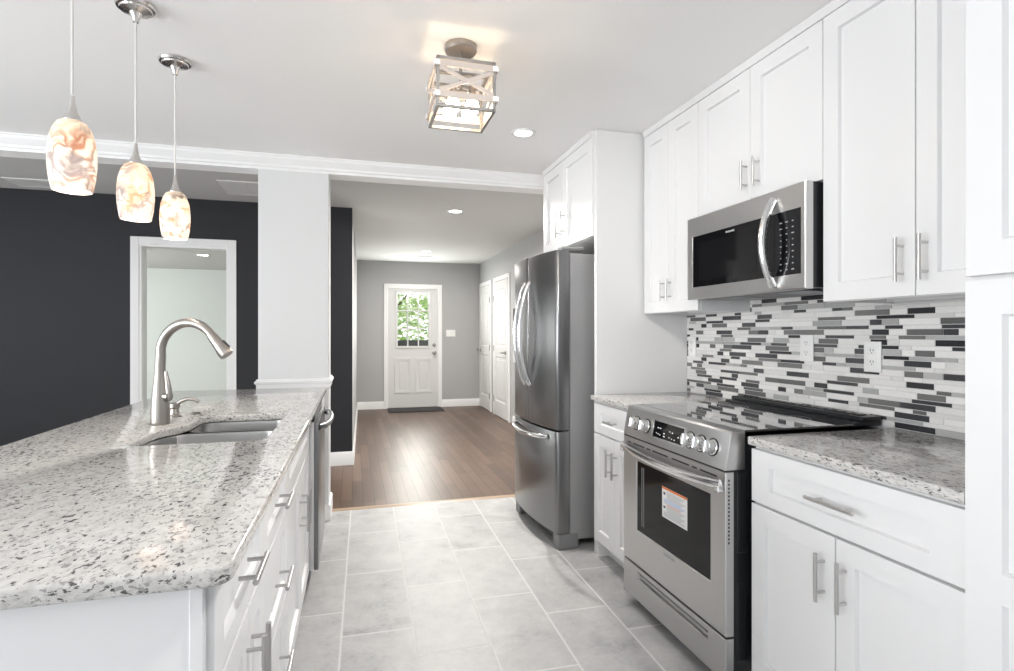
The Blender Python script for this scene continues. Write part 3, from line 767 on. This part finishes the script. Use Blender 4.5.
# ------------------------------------------------------------------ microwave
def make_microwave():
    Y0, Y1, Z0, Z1, X = 1.648, 2.386, 1.428, 1.819, 1.57
    t = thing('microwave', 'stainless over the range microwave under the short wall cabinet', 'microwave', (1.75, 2.02, Z0))
    b = MB([M['black'], M['grey_metal']]); b.box(1.606, XW-0.010, Y0+0.004, Y1-0.004, Z0+0.006, Z1-0.0005)
    b.box(1.64, 1.90, Y0+0.09, Y1-0.05, Z0, Z0+0.006, 0.002, mi=1)
    part('body', b, t)
    for yy in (1.80, 2.20):
        b = MB(M['print_grey']); b.box(1.66, 1.86, yy-0.08, yy+0.08, Z0-0.003, Z0-0.0002, 0.001); part('grease_filter', b, t)
    f = fR(1.605)
    b = MB(M['steel']); b.shaker(f, Y0, Y1, Z0, Z1, 0.035, (0.020, 0.047, 0.056, 0.092), 0.003, 0.004, 0.002); d = part('door', b, t)
    b = MB(M['black_glass']); b.box(1.5708, 1.5729, 1.801, 2.338, 1.485, 1.727); g = part('door_glass', b, d)
    b = MB(M['window_dark']); b.box(1.5702, 1.5708, 1.90, 2.29, 1.515, 1.690); part('viewing_window', b, g)
    b = MB([M['black_glass'], M['print_grey']]); b.box(1.5704, 1.5729, 1.669, 1.799, 1.485, 1.727)
    rr = random.Random(5)
    for r in range(9):
        z = 1.685-r*0.0225
        for c_ in range(3):
            y = 1.770-c_*0.030; w = rr.choice((0.004, 0.005, 0.009)) if r in (3, 4, 5, 6) else rr.choice((0.008, 0.013))
            b.box(1.5700, 1.5704, y-w/2-0.002, y+w/2-0.002, z-0.0018, z+0.0018, mi=1)
    part('keypad', b, d)
    b = MB(M['chrome'])
    pts = [(X-0.003-0.052*math.sin(PI*k/22)**0.8, 1.802+0.0*k, 1.447+0.335*k/22) for k in range(23)]
    b.tube(pts, 0.0165, 16, flat=0.8)
    part('door_handle', b, d)
    lettering('FRIGIDAIRE', g, 'lettering', 0.0115, lambda x, y, z: (1.5700-z, 2.065-x, 1.708+y), M['print_white'])
make_microwave()

# ------------------------------------------------------------------ refrigerator
def make_fridge():
    Y0, Y1 = 3.052, 3.825; YC = (Y0+Y1)/2
    t = thing('refrigerator', 'stainless french door refrigerator with bottom freezer drawer', 'refrigerator', (1.5, YC, 0))
    b = MB(M['steel_side']); b.box(1.203, 1.915, Y0+0.006, Y1-0.006, 0.05, 1.735, 0.004); part('body', b, t)
    b = MB(M['dark']); b.box(1.165, 1.24, Y0+0.01, Y1-0.01, 0.012, 0.088, 0.003); part('base_grille', b, t)
    for yy in (Y0+0.045, Y1-0.045):
        b = MB(M['grey_metal']); b.box(1.130, 1.26, yy-0.042, yy+0.042, 0.0004, 0.093, 0.006); part('foot', b, t)
    def front(y): return 1.120-0.037*(1-((y-YC)/((Y1-Y0)/2))**2)
    def panel(y0, y1, z0, z1, n=14):
        r = 0.012; pts = []
        for k in range(n+1):
            y = y0+(y1-y0)*k/n; x = front(y)
            pts.append([x, y])
        pts[0][0] += r; pts.insert(1, [front(y0)+r*0.3, y0+r*0.3]); pts.insert(2, [front(y0+r), y0+r])
        pts[-1][0] += r; pts.insert(-1, [front(y1)+r*0.3, y1-r*0.3])
        pts = [tuple(p) for p in pts] + [(1.197, y1), (1.197, y0)]
        b = MB(M['steel_v']); b.prism(pts, z0, z1, 0.003); return b
    YS = 3.444
    near = part('door', panel(Y0, YS-0.003, 0.700, 1.752), t, 'right french door', angle=40)
    far = part('door', panel(YS+0.003, Y1, 0.700, 1.752), t, 'left french door with dispenser', angle=40)
    fz = part('freezer_drawer', panel(Y0, Y1, 0.098, 0.690, 24), t, angle=40)
    b = MB(M['dark']); b.box(1.155, 1.205, Y0+0.015, Y1-0.015, 0.690, 0.700); part('gasket', b, t)
    for d, yy in ((near, YS-0.045), (far, YS+0.045)):
        b = MB(M['chrome']); pts = []
        for k in range(25):
            u = k/24; s_ = math.sin(PI*u)**0.7
            pts.append((front(yy)-0.004-0.070*s_, yy, 0.935+0.655*u))
        b.tube(pts, 0.0125, 14); part('door_handle', b, d)
    b = MB(M['chrome']); pts = []
    for k in range(25):
        u = k/24; yy = Y0+0.10+(Y1-Y0-0.2)*u; s_ = math.sin(PI*u)**0.5
        pts.append((front(yy)-0.003-0.050*s_, yy, 0.640+0.012*(1-s_)))
    b.tube(pts, 0.0125, 14); part('drawer_handle', b, fz)
    b = MB([M['plate'], M['dark']])
    for z0, z1, mi in ((1.06, 1.32, 0), (1.33, 1.44, 1)): b.box(1.096, 1.125, 3.625, 3.785, z0, z1, 0.004, mi=mi)
    part('dispenser', b, far, 'pale ice and water dispenser')
    for yy in (Y0+0.05, Y1-0.05):
        b = MB(M['grey_metal']); b.box(1.155, 1.30, yy-0.035, yy+0.035, 1.7525, 1.775, 0.006); part('hinge_cover', b, t)
    t.rotation_euler = (0, 0, math.radians(2.6))
make_fridge()

# ------------------------------------------------------------------ island
XF = -0.231      # carcass face, doors 20 mm proud
fI = lambda X: (lambda a, q, n: (X+n, a, q))
def island_handle(d, a, q, vertical, ln=0.15):
    b = MB(M['pull']); b.pull(fI(XF+0.02), a, q, ln, vertical, out=0.034); return part('pull_handle', b, d, 'satin nickel bar pull')
def unit(y0, y1, label, rows):
    t = thing('island_cabinet', label, 'cabinet', (-0.55, (y0+y1)/2, 0), 'white cabinets under the island countertop')
    b = MB(M['cab']); b.box(-0.86, XF, y0, y1, 0.10, 0.883 if 'sink' not in label else 0.66)
    if 'sink' in label: b.box(-0.86, -0.80, y0, y1, 0.66, 0.883); b.box(XF-0.012, XF, y0, y1, 0.66, 0.883)
    part('body', b, t)
    b = MB(M['cab']); b.box(XF-0.07, XF-0.052, y0, y1, 0.0005, 0.10); part('toe_kick', b, t)
    g = 0.0018
    for kind, z0, z1, cols in rows:
        for a0, a1, hy, hq in cols:
            b = MB(M['cab']); b.shaker(fI(XF), a0+g, a1-g, z0+0.003, z1-0.003, st=(0.06, 0.06, 0.045, 0.045) if kind == 'drawer' else 0.062, sl=0.004)
            d = part(kind if kind != 'front' else 'false_drawer_front', b, t)
            if hy is not None: island_handle(d, hy, hq, kind == 'door', 0.145)
I0, I1, I2, I3 = 0.968, 1.46, 1.96, 2.88
unit(I0, I1, 'white island cabinet nearest the camera, one drawer over two doors', [('drawer', 0.70, 0.874, [(I0, I1, 1.20, 0.80)]), ('door', 0.103, 0.70, [(I0, 1.262, 1.236, 0.572), (1.262, I1, 1.290, 0.572)])])
unit(I1, I2, 'white island cabinet with a stack of three drawers', [('drawer', 0.70, 0.874, [(I1, I2, 1.71, 0.787)]), ('drawer', 0.43, 0.70, [(I1, I2, 1.71, 0.562)]), ('drawer', 0.103, 0.43, [(I1, I2, 1.71, 0.31)])])
unit(I2, I3, 'white island sink cabinet with false drawer front and two doors, beside the dishwasher', [('front', 0.70, 0.874, [(I2, I3, None, None)]), ('door', 0.103, 0.70, [(I2, 2.42, 2.375, 0.54), (2.42, I3, 2.47, 0.54)])])
# end panel facing the camera with its corner post
t = thing('island_end_panel', 'pale white end panel of the island facing the camera', 'panel', (-0.62, 0.96, 0))
b = MB(M['cab']); b.box(-1.03, -0.2435, 0.952, 0.9665, 0.0005, 0.8835); part('panel', b, t)
b = MB(M['cab']); b.box(-0.243, -0.2232, 0.948, 0.9665, 0.0005, 0.8835, 0.0015); part('corner_post', b, t)
b = MB(M['cab']); b.box(-1.03, -0.88, 0.968, 3.78, 0.0005, 0.8835); single('island_back_panel', b, 'white back panel of the island on its far left side', 'panel')
# far filler beside dishwasher
b = MB(M['cab']); b.box(-0.86, -0.235, 3.512, 3.80, 0.0005, 0.8835); b.box(-0.235, -0.185, 3.512, 3.80, 0.0005, 0.8835, 0.002)
single('island_filler', b, 'white filler post between the dishwasher and the column', 'panel')

# worktop with sink cut-out
def rrect(x0, x1, y0, y1, r, n=6):
    pts = []
    for cx, cy, a in ((x1-r, y1-r, 0), (x0+r, y1-r, 90), (x0+r, y0+r, 180), (x1-r, y0+r, 270)):
        for k in range(n+1):
            an = math.radians(a+90*k/n); pts.append((cx+r*math.cos(an), cy+r*math.sin(an)))
    return pts
SX0, SX1, SY0, SY1 = -0.69, -0.285, 1.985, 2.625
def arc(cx, cy, r, a0, a1, n=6): return [(cx+r*math.cos(math.radians(a0+(a1-a0)*k/n)), cy+r*math.sin(math.radians(a0+(a1-a0)*k/n))) for k in range(n+1)]
r_ = 0.05
# D-shaped outline: the near bowl reaches further left than the far one
hole = arc(SX1-r_, SY1-r_, r_, 0, 90) + arc(-0.615+r_, SY1-r_, r_, 90, 180) + [(-0.617, 2.44), (-0.625, 2.39), (-0.645, 2.34), (-0.675, 2.29), (-0.688, 2.25)] + arc(SX0+r_, SY0+r_, r_, 180, 270) + arc(SX1-r_, SY0+r_, r_, 270, 360)
out = [(-1.066, 0.921)] + arc(-0.18-0.032, 0.921+0.032, 0.032, -90, 0, 8) + [(-0.176, 2.3), (-0.172, 3.80), (-1.066, 3.80)]
b = MB(M['granite']); b.prism(out, 0.884, 0.914, 0.006, holes=[hole], seg=3)
single('island_countertop', b, 'long speckled granite island countertop with a sink cut into it', 'countertop')
# sink
def make_sink():
    t = thing('kitchen_sink', 'stainless double bowl undermount sink in the island', 'sink', (-0.48, 2.30, 0.68))
    def bowl(nm, loop, zt, zb, inset):
        b = MB([M['steel_sink'], M['dark']]); tm = bmesh.new(); cx = sum(p[0] for p in loop)/len(loop); cy = sum(p[1] for p in loop)/len(loop)
        def ring(sc, z, grow=0): return [tm.verts.new((cx+(p[0]-cx)*(sc)+0, cy+(p[1]-cy)*(sc), z)) for p in loop]
        R = [ring(1.06, zt), ring(1.0, zt), ring(0.985, zt-0.012), ring(0.955, zb+0.03), ring(0.90, zb+0.004), ring(0.82, zb), ring(0.12, zb-0.003),
             ring(0.12, zb-0.006), ring(0.85, zb-0.004), ring(0.93, zb), ring(0.985, zb+0.03), ring(1.012, zt-0.012), ring(1.06, zt-0.002)]
        n = len(loop)
        for A, B in zip(R, R[1:]+R[:1]):
            for k in range(n): tm.faces.new((A[k], A[(k+1) % n], B[(k+1) % n], B[k]))
        b.add(tm)
        b.lathe([(0, 0), (0.04, 0), (0.042, 0.003), (0.03, 0.004), (0.028, 0.001), (0, 0.001)], (cx, cy, zb+0.0005), 24)
        part(nm, b, t)
    near = arc(SX1-r_, 2.352-r_, r_, 0, 90) + [(-0.60, 2.352), (-0.64, 2.335), (-0.672, 2.28), (-0.69, 2.22)] + arc(SX0+r_, SY0+r_, r_, 180, 270) + arc(SX1-r_, SY0+r_, r_, 270, 360)
    far = rrect(-0.612, SX1, 2.392, SY1, r_)
    bowl('bowl', near, 0.8825, 0.70, 0); bowl('bowl', far, 0.8825, 0.69, 0)
make_sink()
# faucet
def make_faucet():
    bx, by = -0.722, 2.43
    t = thing('faucet', 'brushed nickel pull down gooseneck faucet beside the sink', 'faucet', (bx, by, 0.914))
    b = MB(M['nickel'])
    b.lathe([(0, 0.0003), (0.033, 0.0003), (0.034, 0.004), (0.034, 0.012), (0.033, 0.06), (0.029, 0.12), (0.024, 0.165), (0.0205, 0.195), (0.0205, 0.20), (0, 0.20)], (bx, by, 0.914), 32)
    part('body', b, t)
    # the spout reaches to the sink: arc in a vertical plane pointing at (+x, slightly towards the camera)
    d = Vector((1.0, -0.36, 0)).normalized(); P = lambda s_, z: (bx+d.x*s_, by+d.y*s_, 0.914+z)
    pts = [P(0, 0.198), P(0, 0.23), P(0.002, 0.262)]; Rr = 0.112
    for k in range(1, 19):
        a = PI-(PI*0.80)*k/18; pts.append(P(0.115+Rr*1.0*math.cos(a)*1.02, 0.275+0.118*math.sin(a)))
    b = MB(M['nickel']); b.tube(pts, [0.0185]*3+[0.0175]*15+[0.016]*3, 18); part('spout', b, t)
    e = Vector(pts[-1]); dr = (Vector(pts[-1])-Vector(pts[-2])).normalized()
    b = MB(M['nickel']); b.tube([e-dr*0.004, e+dr*0.012, e+dr*0.05, e+dr*0.082, e+dr*0.098], [0.0165, 0.019, 0.022, 0.0265, 0.0245], 20)
    sp = part('spray_head', b, t)
    up = Vector((d.x, d.y, 0))*0.8+Vector((0, 0, 0.6))
    b = MB(M['dark']); b.tube([e+dr*0.045+up.normalized()*0.021, e+dr*0.078+up.normalized()*0.0255], 0.006, 10); part('spray_button', b, sp)
    b = MB(M['nickel'])
    hd = Vector((0.8, -0.45, 0)).normalized()
    h = lambda s_, z: (bx+hd.x*s_, by+hd.y*s_, 0.914+z)
    b.cyl(h(0.012, 0.108), h(0.044, 0.108), 0.017); b.tube([h(0.040, 0.098), h(0.040, 0.13), h(0.034, 0.165), h(0.026, 0.205)], [0.010, 0.0115, 0.0095, 0.006], 14)
    part('lever_handle', b, t)
make_faucet()
def make_soap():
    bx, by = -0.728, 2.63
    t = thing('soap_dispenser', 'small brushed nickel soap dispenser on the island behind the sink', 'soap dispenser', (bx, by, 0.914))
    b = MB(M['nickel']); b.lathe([(0, 0.0003), (0.026, 0.0003), (0.026, 0.006), (0.020, 0.012), (0.016, 0.034), (0.021, 0.040), (0.021, 0.056), (0.014, 0.060), (0, 0.060)], (bx, by, 0.914), 24); part('pump', b, t)
    d = Vector((1, -0.2, 0)).normalized(); P = lambda s_, z: (bx+d.x*s_, by+d.y*s_, 0.914+z)
    b = MB(M['nickel']); b.tube([P(0.005, 0.050), P(0.03, 0.068), P(0.055, 0.076), P(0.08, 0.072), P(0.098, 0.060)], [0.010, 0.009, 0.008, 0.007, 0.0055], 12); part('nozzle', b, t)
    b = MB(M['nickel']); b.lathe([(0, 0.0003), (0.022, 0.0003), (0.022, 0.005), (0.012, 0.008), (0, 0.008)], (-0.665, 2.70, 0.914), 20)
    single('sink_hole_cover', b, 'flat round nickel cover beside the soap dispenser', 'cover')
make_soap()
# dishwasher
def make_dw():
    Y0, Y1 = 2.885, 3.508
    t = thing('dishwasher', 'stainless dishwasher built into the far end of the island', 'dishwasher', (-0.5, (Y0+Y1)/2, 0))
    b = MB(M['grey_metal']); b.box(-0.85, -0.225, Y0+0.004, Y1-0.004, 0.10, 0.865); part('tub', b, t)
    b = MB([M['steel_v'], M['liner']]); b.box(-0.188, -0.168, Y0, Y1, 0.10, 0.828, 0.004, 2); b.box(-0.2235, -0.1885, Y0+0.002, Y1-0.002, 0.10, 0.826, 0.003, 2, mi=1); d = part('door', b, t)
    b = MB(M['black']); b.box(-0.2235, -0.186, Y0+0.004, Y1-0.004, 0.829, 0.874, 0.003); part('control_strip', b, t)
    b = MB(M['steel_v']); pts = []
    for k in range(21):
        u = k/20; s_ = math.sin(PI*u)**0.4
        pts.append((-0.170+0.046*s_, Y0+0.02+(Y1-Y0-0.04)*u, 0.800))
    b.tube(pts, 0.017, 14); part('door_handle', b, d)
    b = MB(M['dark']); b.box(-0.30, -0.285, Y0+0.004, Y1-0.004, 0.0005, 0.10); part('kick_plate', b, t)
make_dw()

# ------------------------------------------------------------------ lights and ceiling things
def pendant(x, y, label, m, zb=1.672):
    t = thing('pendant_lamp', label, 'pendant lamp', (x, y, zb), 'pendant lamps over the island')
    b = MB(M['lamp_nickel']); b.lathe([(0, -0.0005), (0.062, -0.0005), (0.064, -0.006), (0.060, -0.014), (0.052, -0.016), (0.050, -0.022), (0.020, -0.030), (0.013, -0.046), (0.009, -0.062), (0, -0.062)], (x, y, HK), 32); part('canopy', b, t)
    b = MB(M['cord']); b.cyl((x, y, zb+0.27), (x, y, HK-0.06), 0.0036, n=10); part('cord', b, t)
    b = MB(M['lamp_nickel']); b.lathe([(0, 0.196), (0.022, 0.194), (0.023, 0.202), (0.019, 0.210), (0.012, 0.226), (0.007, 0.250), (0.005, 0.272), (0, 0.273)], (x, y, zb), 24); part('socket_cap', b, t)
    pr = [(0.022, 0.200), (0.035, 0.193), (0.045, 0.176), (0.0535, 0.147), (0.0575, 0.11), (0.058, 0.075), (0.0545, 0.035), (0.048, 0.0)]
    prof = pr + [(r-0.003, z) for r, z in pr[::-1]]
    b = MB(m); b.lathe(prof, (x, y, zb), 40, closed=True); part('shade', b, t, angle=60)
    b = MB(M['bulb']); b.lathe([(0, 0.205), (0.012, 0.20), (0.013, 0.17), (0.024, 0.145), (0.028, 0.125), (0.024, 0.105), (0.012, 0.095), (0, 0.093)], (x, y, zb), 20); part('bulb', b, t)
    return t
AG = [art_glass('swirled_glass_a', 1.0, (0.36, 0.17, 0.08), 8, 0.7), art_glass('swirled_glass_b', 3.3, (0.55, 0.33, 0.19), 10, 0.25), art_glass('swirled_glass_c', 5.1, (0.58, 0.36, 0.22), 10, 0.6)]
PEND = ((-0.775, 1.86), (-0.752, 2.27), (-0.741, 2.685))
for (x, y), lb, m in zip(PEND, ('nearest and largest looking pendant lamp, its glass strongly swirled brown and grey', 'middle pendant lamp of the row over the island, in front of the charcoal wall', 'pendant lamp furthest from the camera, hanging over the sink'), AG):
    pendant(x, y, lb, m); point('pendant_bulb_light', (x, y, 1.66+0.06), 1.9, (1.0, 0.87, 0.76), 0.02)

def lantern():
    X0, X1, Y0, Y1, Z0, Z1 = 0.311, 0.533, 2.128, 2.360, 2.137, 2.333; cx, cy = 0.422, 2.244
    t = thing('ceiling_lantern', 'square cage ceiling light with crossed washed wood bars and warm bulbs', 'ceiling light', (cx, cy, Z0))
    b = MB(M['nickel']); b.lathe([(0, -0.0005), (0.066, -0.0005), (0.066, -0.02), (0.062, -0.026), (0, -0.028)], (cx, cy, HK), 32); part('canopy', b, t)
    b = MB(M['nickel']); b.cyl((cx, cy, HK-0.028), (cx, cy, 2.235), 0.007, n=12); part('stem', b, t)
    w = 0.012
    b = MB(M['lantern_grey'])
    for x in (X0, X1):
        for y in (Y0, Y1): b.box(x-w/2, x+w/2, y-w/2, y+w/2, Z0, Z1, 0.001)
    for z in (Z0+0.006, Z1-0.006):
        for x in (X0, X1): b.box(x-w/2, x+w/2, Y0, Y1, z-0.006, z+0.006, 0.001)
        for y in (Y0, Y1): b.box(X0, X1, y-w/2, y+w/2, z-0.006, z+0.006, 0.001)
    b.box(X0, X1, cy-0.008, cy+0.008, Z1-0.012, Z1); 
    part('cage_frame', b, t)
    o = 0.010
    def band(f, hw):
        bb = MB(M['wash_wood'])
        for zz in (Z0+0.048, Z1-0.03): bb.box(-hw-0.012, hw+0.012, zz-0.012, zz+0.012, 0.0065, 0.013, 0.001, f=f)
        part('band', bb, t, 'white washed wood band')
        bb = MB(M['wash_wood'])
        z0, z1 = Z0+0.062, Z1-0.044
        for sgn, n0 in ((1, 0.0066), (-1, 0.0096)):
            A, B = Vector((-(hw-0.006)*sgn, z0)), Vector(((hw-0.006)*sgn, z1)); dd = (B-A).normalized(); pp = Vector((-dd.y, dd.x))*0.008
            poly = [A+pp, A-pp, B-pp, B+pp]
            bb.prism([(p.x, p.y) for p in poly], n0, n0+0.003, f=f)
        part('cross_brace', bb, t, 'white washed wood cross')
        for zz in (Z0+0.048, Z1-0.03):
            for a in (-hw-0.003, hw+0.003):
                bb = MB(M['plate']); bb.box(a-0.010, a+0.010, zz-0.010, zz+0.010, 0.0132, 0.0165, 0.002, f=f); part('bolt_plate', bb, t, 'pale metal corner plate')
    band(lambda a, q, n: (cx+a, Y0-n, q), 0.111); band(lambda a, q, n: (cx-a, Y1+n, q), 0.111); band(lambda a, q, n: (X0-n, cy-a, q), 0.116); band(lambda a, q, n: (X1+n, cy+a, q), 0.116)
    b = MB(M['nickel']); b.lathe([(0, 0.0), (0.03, 0.0), (0.034, 0.01), (0.03, 0.02), (0, 0.022)], (cx, cy, 2.232), 20)
    for k in range(4):
        a = PI/4+k*PI/2; p = Vector((cx+0.055*math.cos(a), cy+0.055*math.sin(a), 2.243)); b.tube([(cx, cy, 2.243), p], 0.006, 8)
    part('arm_hub', b, t)
    for k in range(4):
        a = PI/4+k*PI/2; x, y = cx+0.055*math.cos(a), cy+0.055*math.sin(a)
        b = MB(M['nickel']); b.cyl((x, y, 2.262), (x, y, 2.226), 0.014, n=16); sk = part('socket', b, t)
        b = MB(M['bulb_glass']); b.lathe([(0.012, 0.0), (0.016, -0.012), (0.026, -0.034), (0.028, -0.05), (0.022, -0.068), (0.008, -0.076), (0, -0.077)], (x, y, 2.226), 20); part('bulb', b, sk, 'glowing amber filament bulb')
        b = MB(M['bulb'])
        for q in range(3):
            an = q*2.1; b.tube([(x+0.006*math.cos(an), y+0.006*math.sin(an), 2.214), (x+0.010*math.cos(an), y+0.010*math.sin(an), 2.165)], 0.0022, 6)
        part('filament', b, sk, 'glowing filament')
lantern()

def can(x, y, H, label, lit=True, power=9, r=0.062, spread=130):
    t = thing('recessed_light', label, 'recessed light', (x, y, H-0.006), 'recessed ceiling lights')
    b = MB(M['trim']); b.lathe([(r, -0.0005), (r+0.022, -0.0005), (r+0.018, -0.006), (r+0.002, -0.007), (r, -0.004)], (x, y, H), 32, closed=True); part('trim_ring', b, t)
    b = MB(M['led'] if lit else M['off_lens']); b.lathe([(0, -0.001), (r, -0.001), (r, -0.0035), (0, -0.0035)], (x, y, H), 32); part('lens', b, t)
    if lit: area('recessed_light_lamp', (x, y, H-0.012), (0, 0, 0), 2*r, 2*r, power, (1.0, 0.96, 0.90), 'DISK', spread)
can(0.955, 3.11, HK, 'lit recessed light in the kitchen ceiling, near the refrigerator cabinet', power=5, r=0.052, spread=88)
can(0.965, 5.42, HL, 'lit recessed light in the hall ceiling, nearer of the two', power=70, spread=170)
can(1.03, 8.2, HL, 'lit recessed light in the hall ceiling, close to the back wall', power=20, spread=170)
can(-2.24, 9.5, HL, 'lit recessed light seen through the doorway in the charcoal wall', power=16, r=0.075)
can(-2.95, 9.15, HL, 'unlit recessed light seen through the doorway, left of the lit one', lit=False, r=0.075)

def vent(x0, x1, y0, y1, H, label, n):
    t = thing('ceiling_vent', label, 'vent', ((x0+x1)/2, (y0+y1)/2, H-0.012))
    b = MB(M['plate']); z0, z1 = H-0.010, H-0.0005
    b.box(x0, x1, y0, y0+0.02, z0, z1, 0.002); b.box(x0, x1, y1-0.02, y1, z0, z1, 0.002); b.box(x0, x0+0.02, y0+0.02, y1-0.02, z0, z1, 0.002); b.box(x1-0.02, x1, y0+0.02, y1-0.02, z0, z1, 0.002); b.box((x0+x1)/2-0.008, (x0+x1)/2+0.008, y0+0.02, y1-0.02, z0, z1, 0.002)
    part('frame', b, t)
    b = MB(M['plate'])
    for k in range(n):
        yy = y0+0.022+(y1-y0-0.044)*(k+0.5)/n; b.box(x0+0.02, x1-0.02, yy-0.46*(y1-y0-0.04)/n, yy+0.46*(y1-y0-0.04)/n, H-0.008, H-0.004)
    part('louvers', b, t)
    b = MB(M['grey_metal']); b.box(x0+0.019, x1-0.019, y0+0.019, y1-0.019, H-0.003, H-0.0006); part('duct_opening', b, t)
vent(-1.04, -0.68, 4.80, 5.24, HL, 'white louvred return vent in the living room ceiling, left of the column', 16)
vent(0.93, 1.17, 8.72, 8.86, HL, 'small white vent in the hall ceiling just behind a recessed light', 6)

vent(-2.62, -2.16, 5.16, 5.42, HL, 'white ceiling vent partly hidden behind the nearest pendant lamp', 10)

# hall details
t = thing('light_switch', 'white switch plate on the grey back wall right of the door', 'light switch', (1.61, YB, 1.26))
b = MB(M['plate']); b.box(1.53, 1.69, YB-0.006, YB-0.0005, 1.205, 1.32, 0.002); part('cover_plate', b, t)
for k in range(3):
    b = MB(M['plate']); xx = 1.565+k*0.045; b.box(xx-0.016, xx+0.016, YB-0.010, YB-0.006, 1.23, 1.295, 0.002); part('rocker', b, t)
b = MB(M['mat_rubber']); b.box(0.53, 1.42, 8.98, 9.44, 0.0005, 0.014, 0.005, 2); single('doormat', b, 'dark charcoal doormat on the wood floor at the back door', 'doormat')
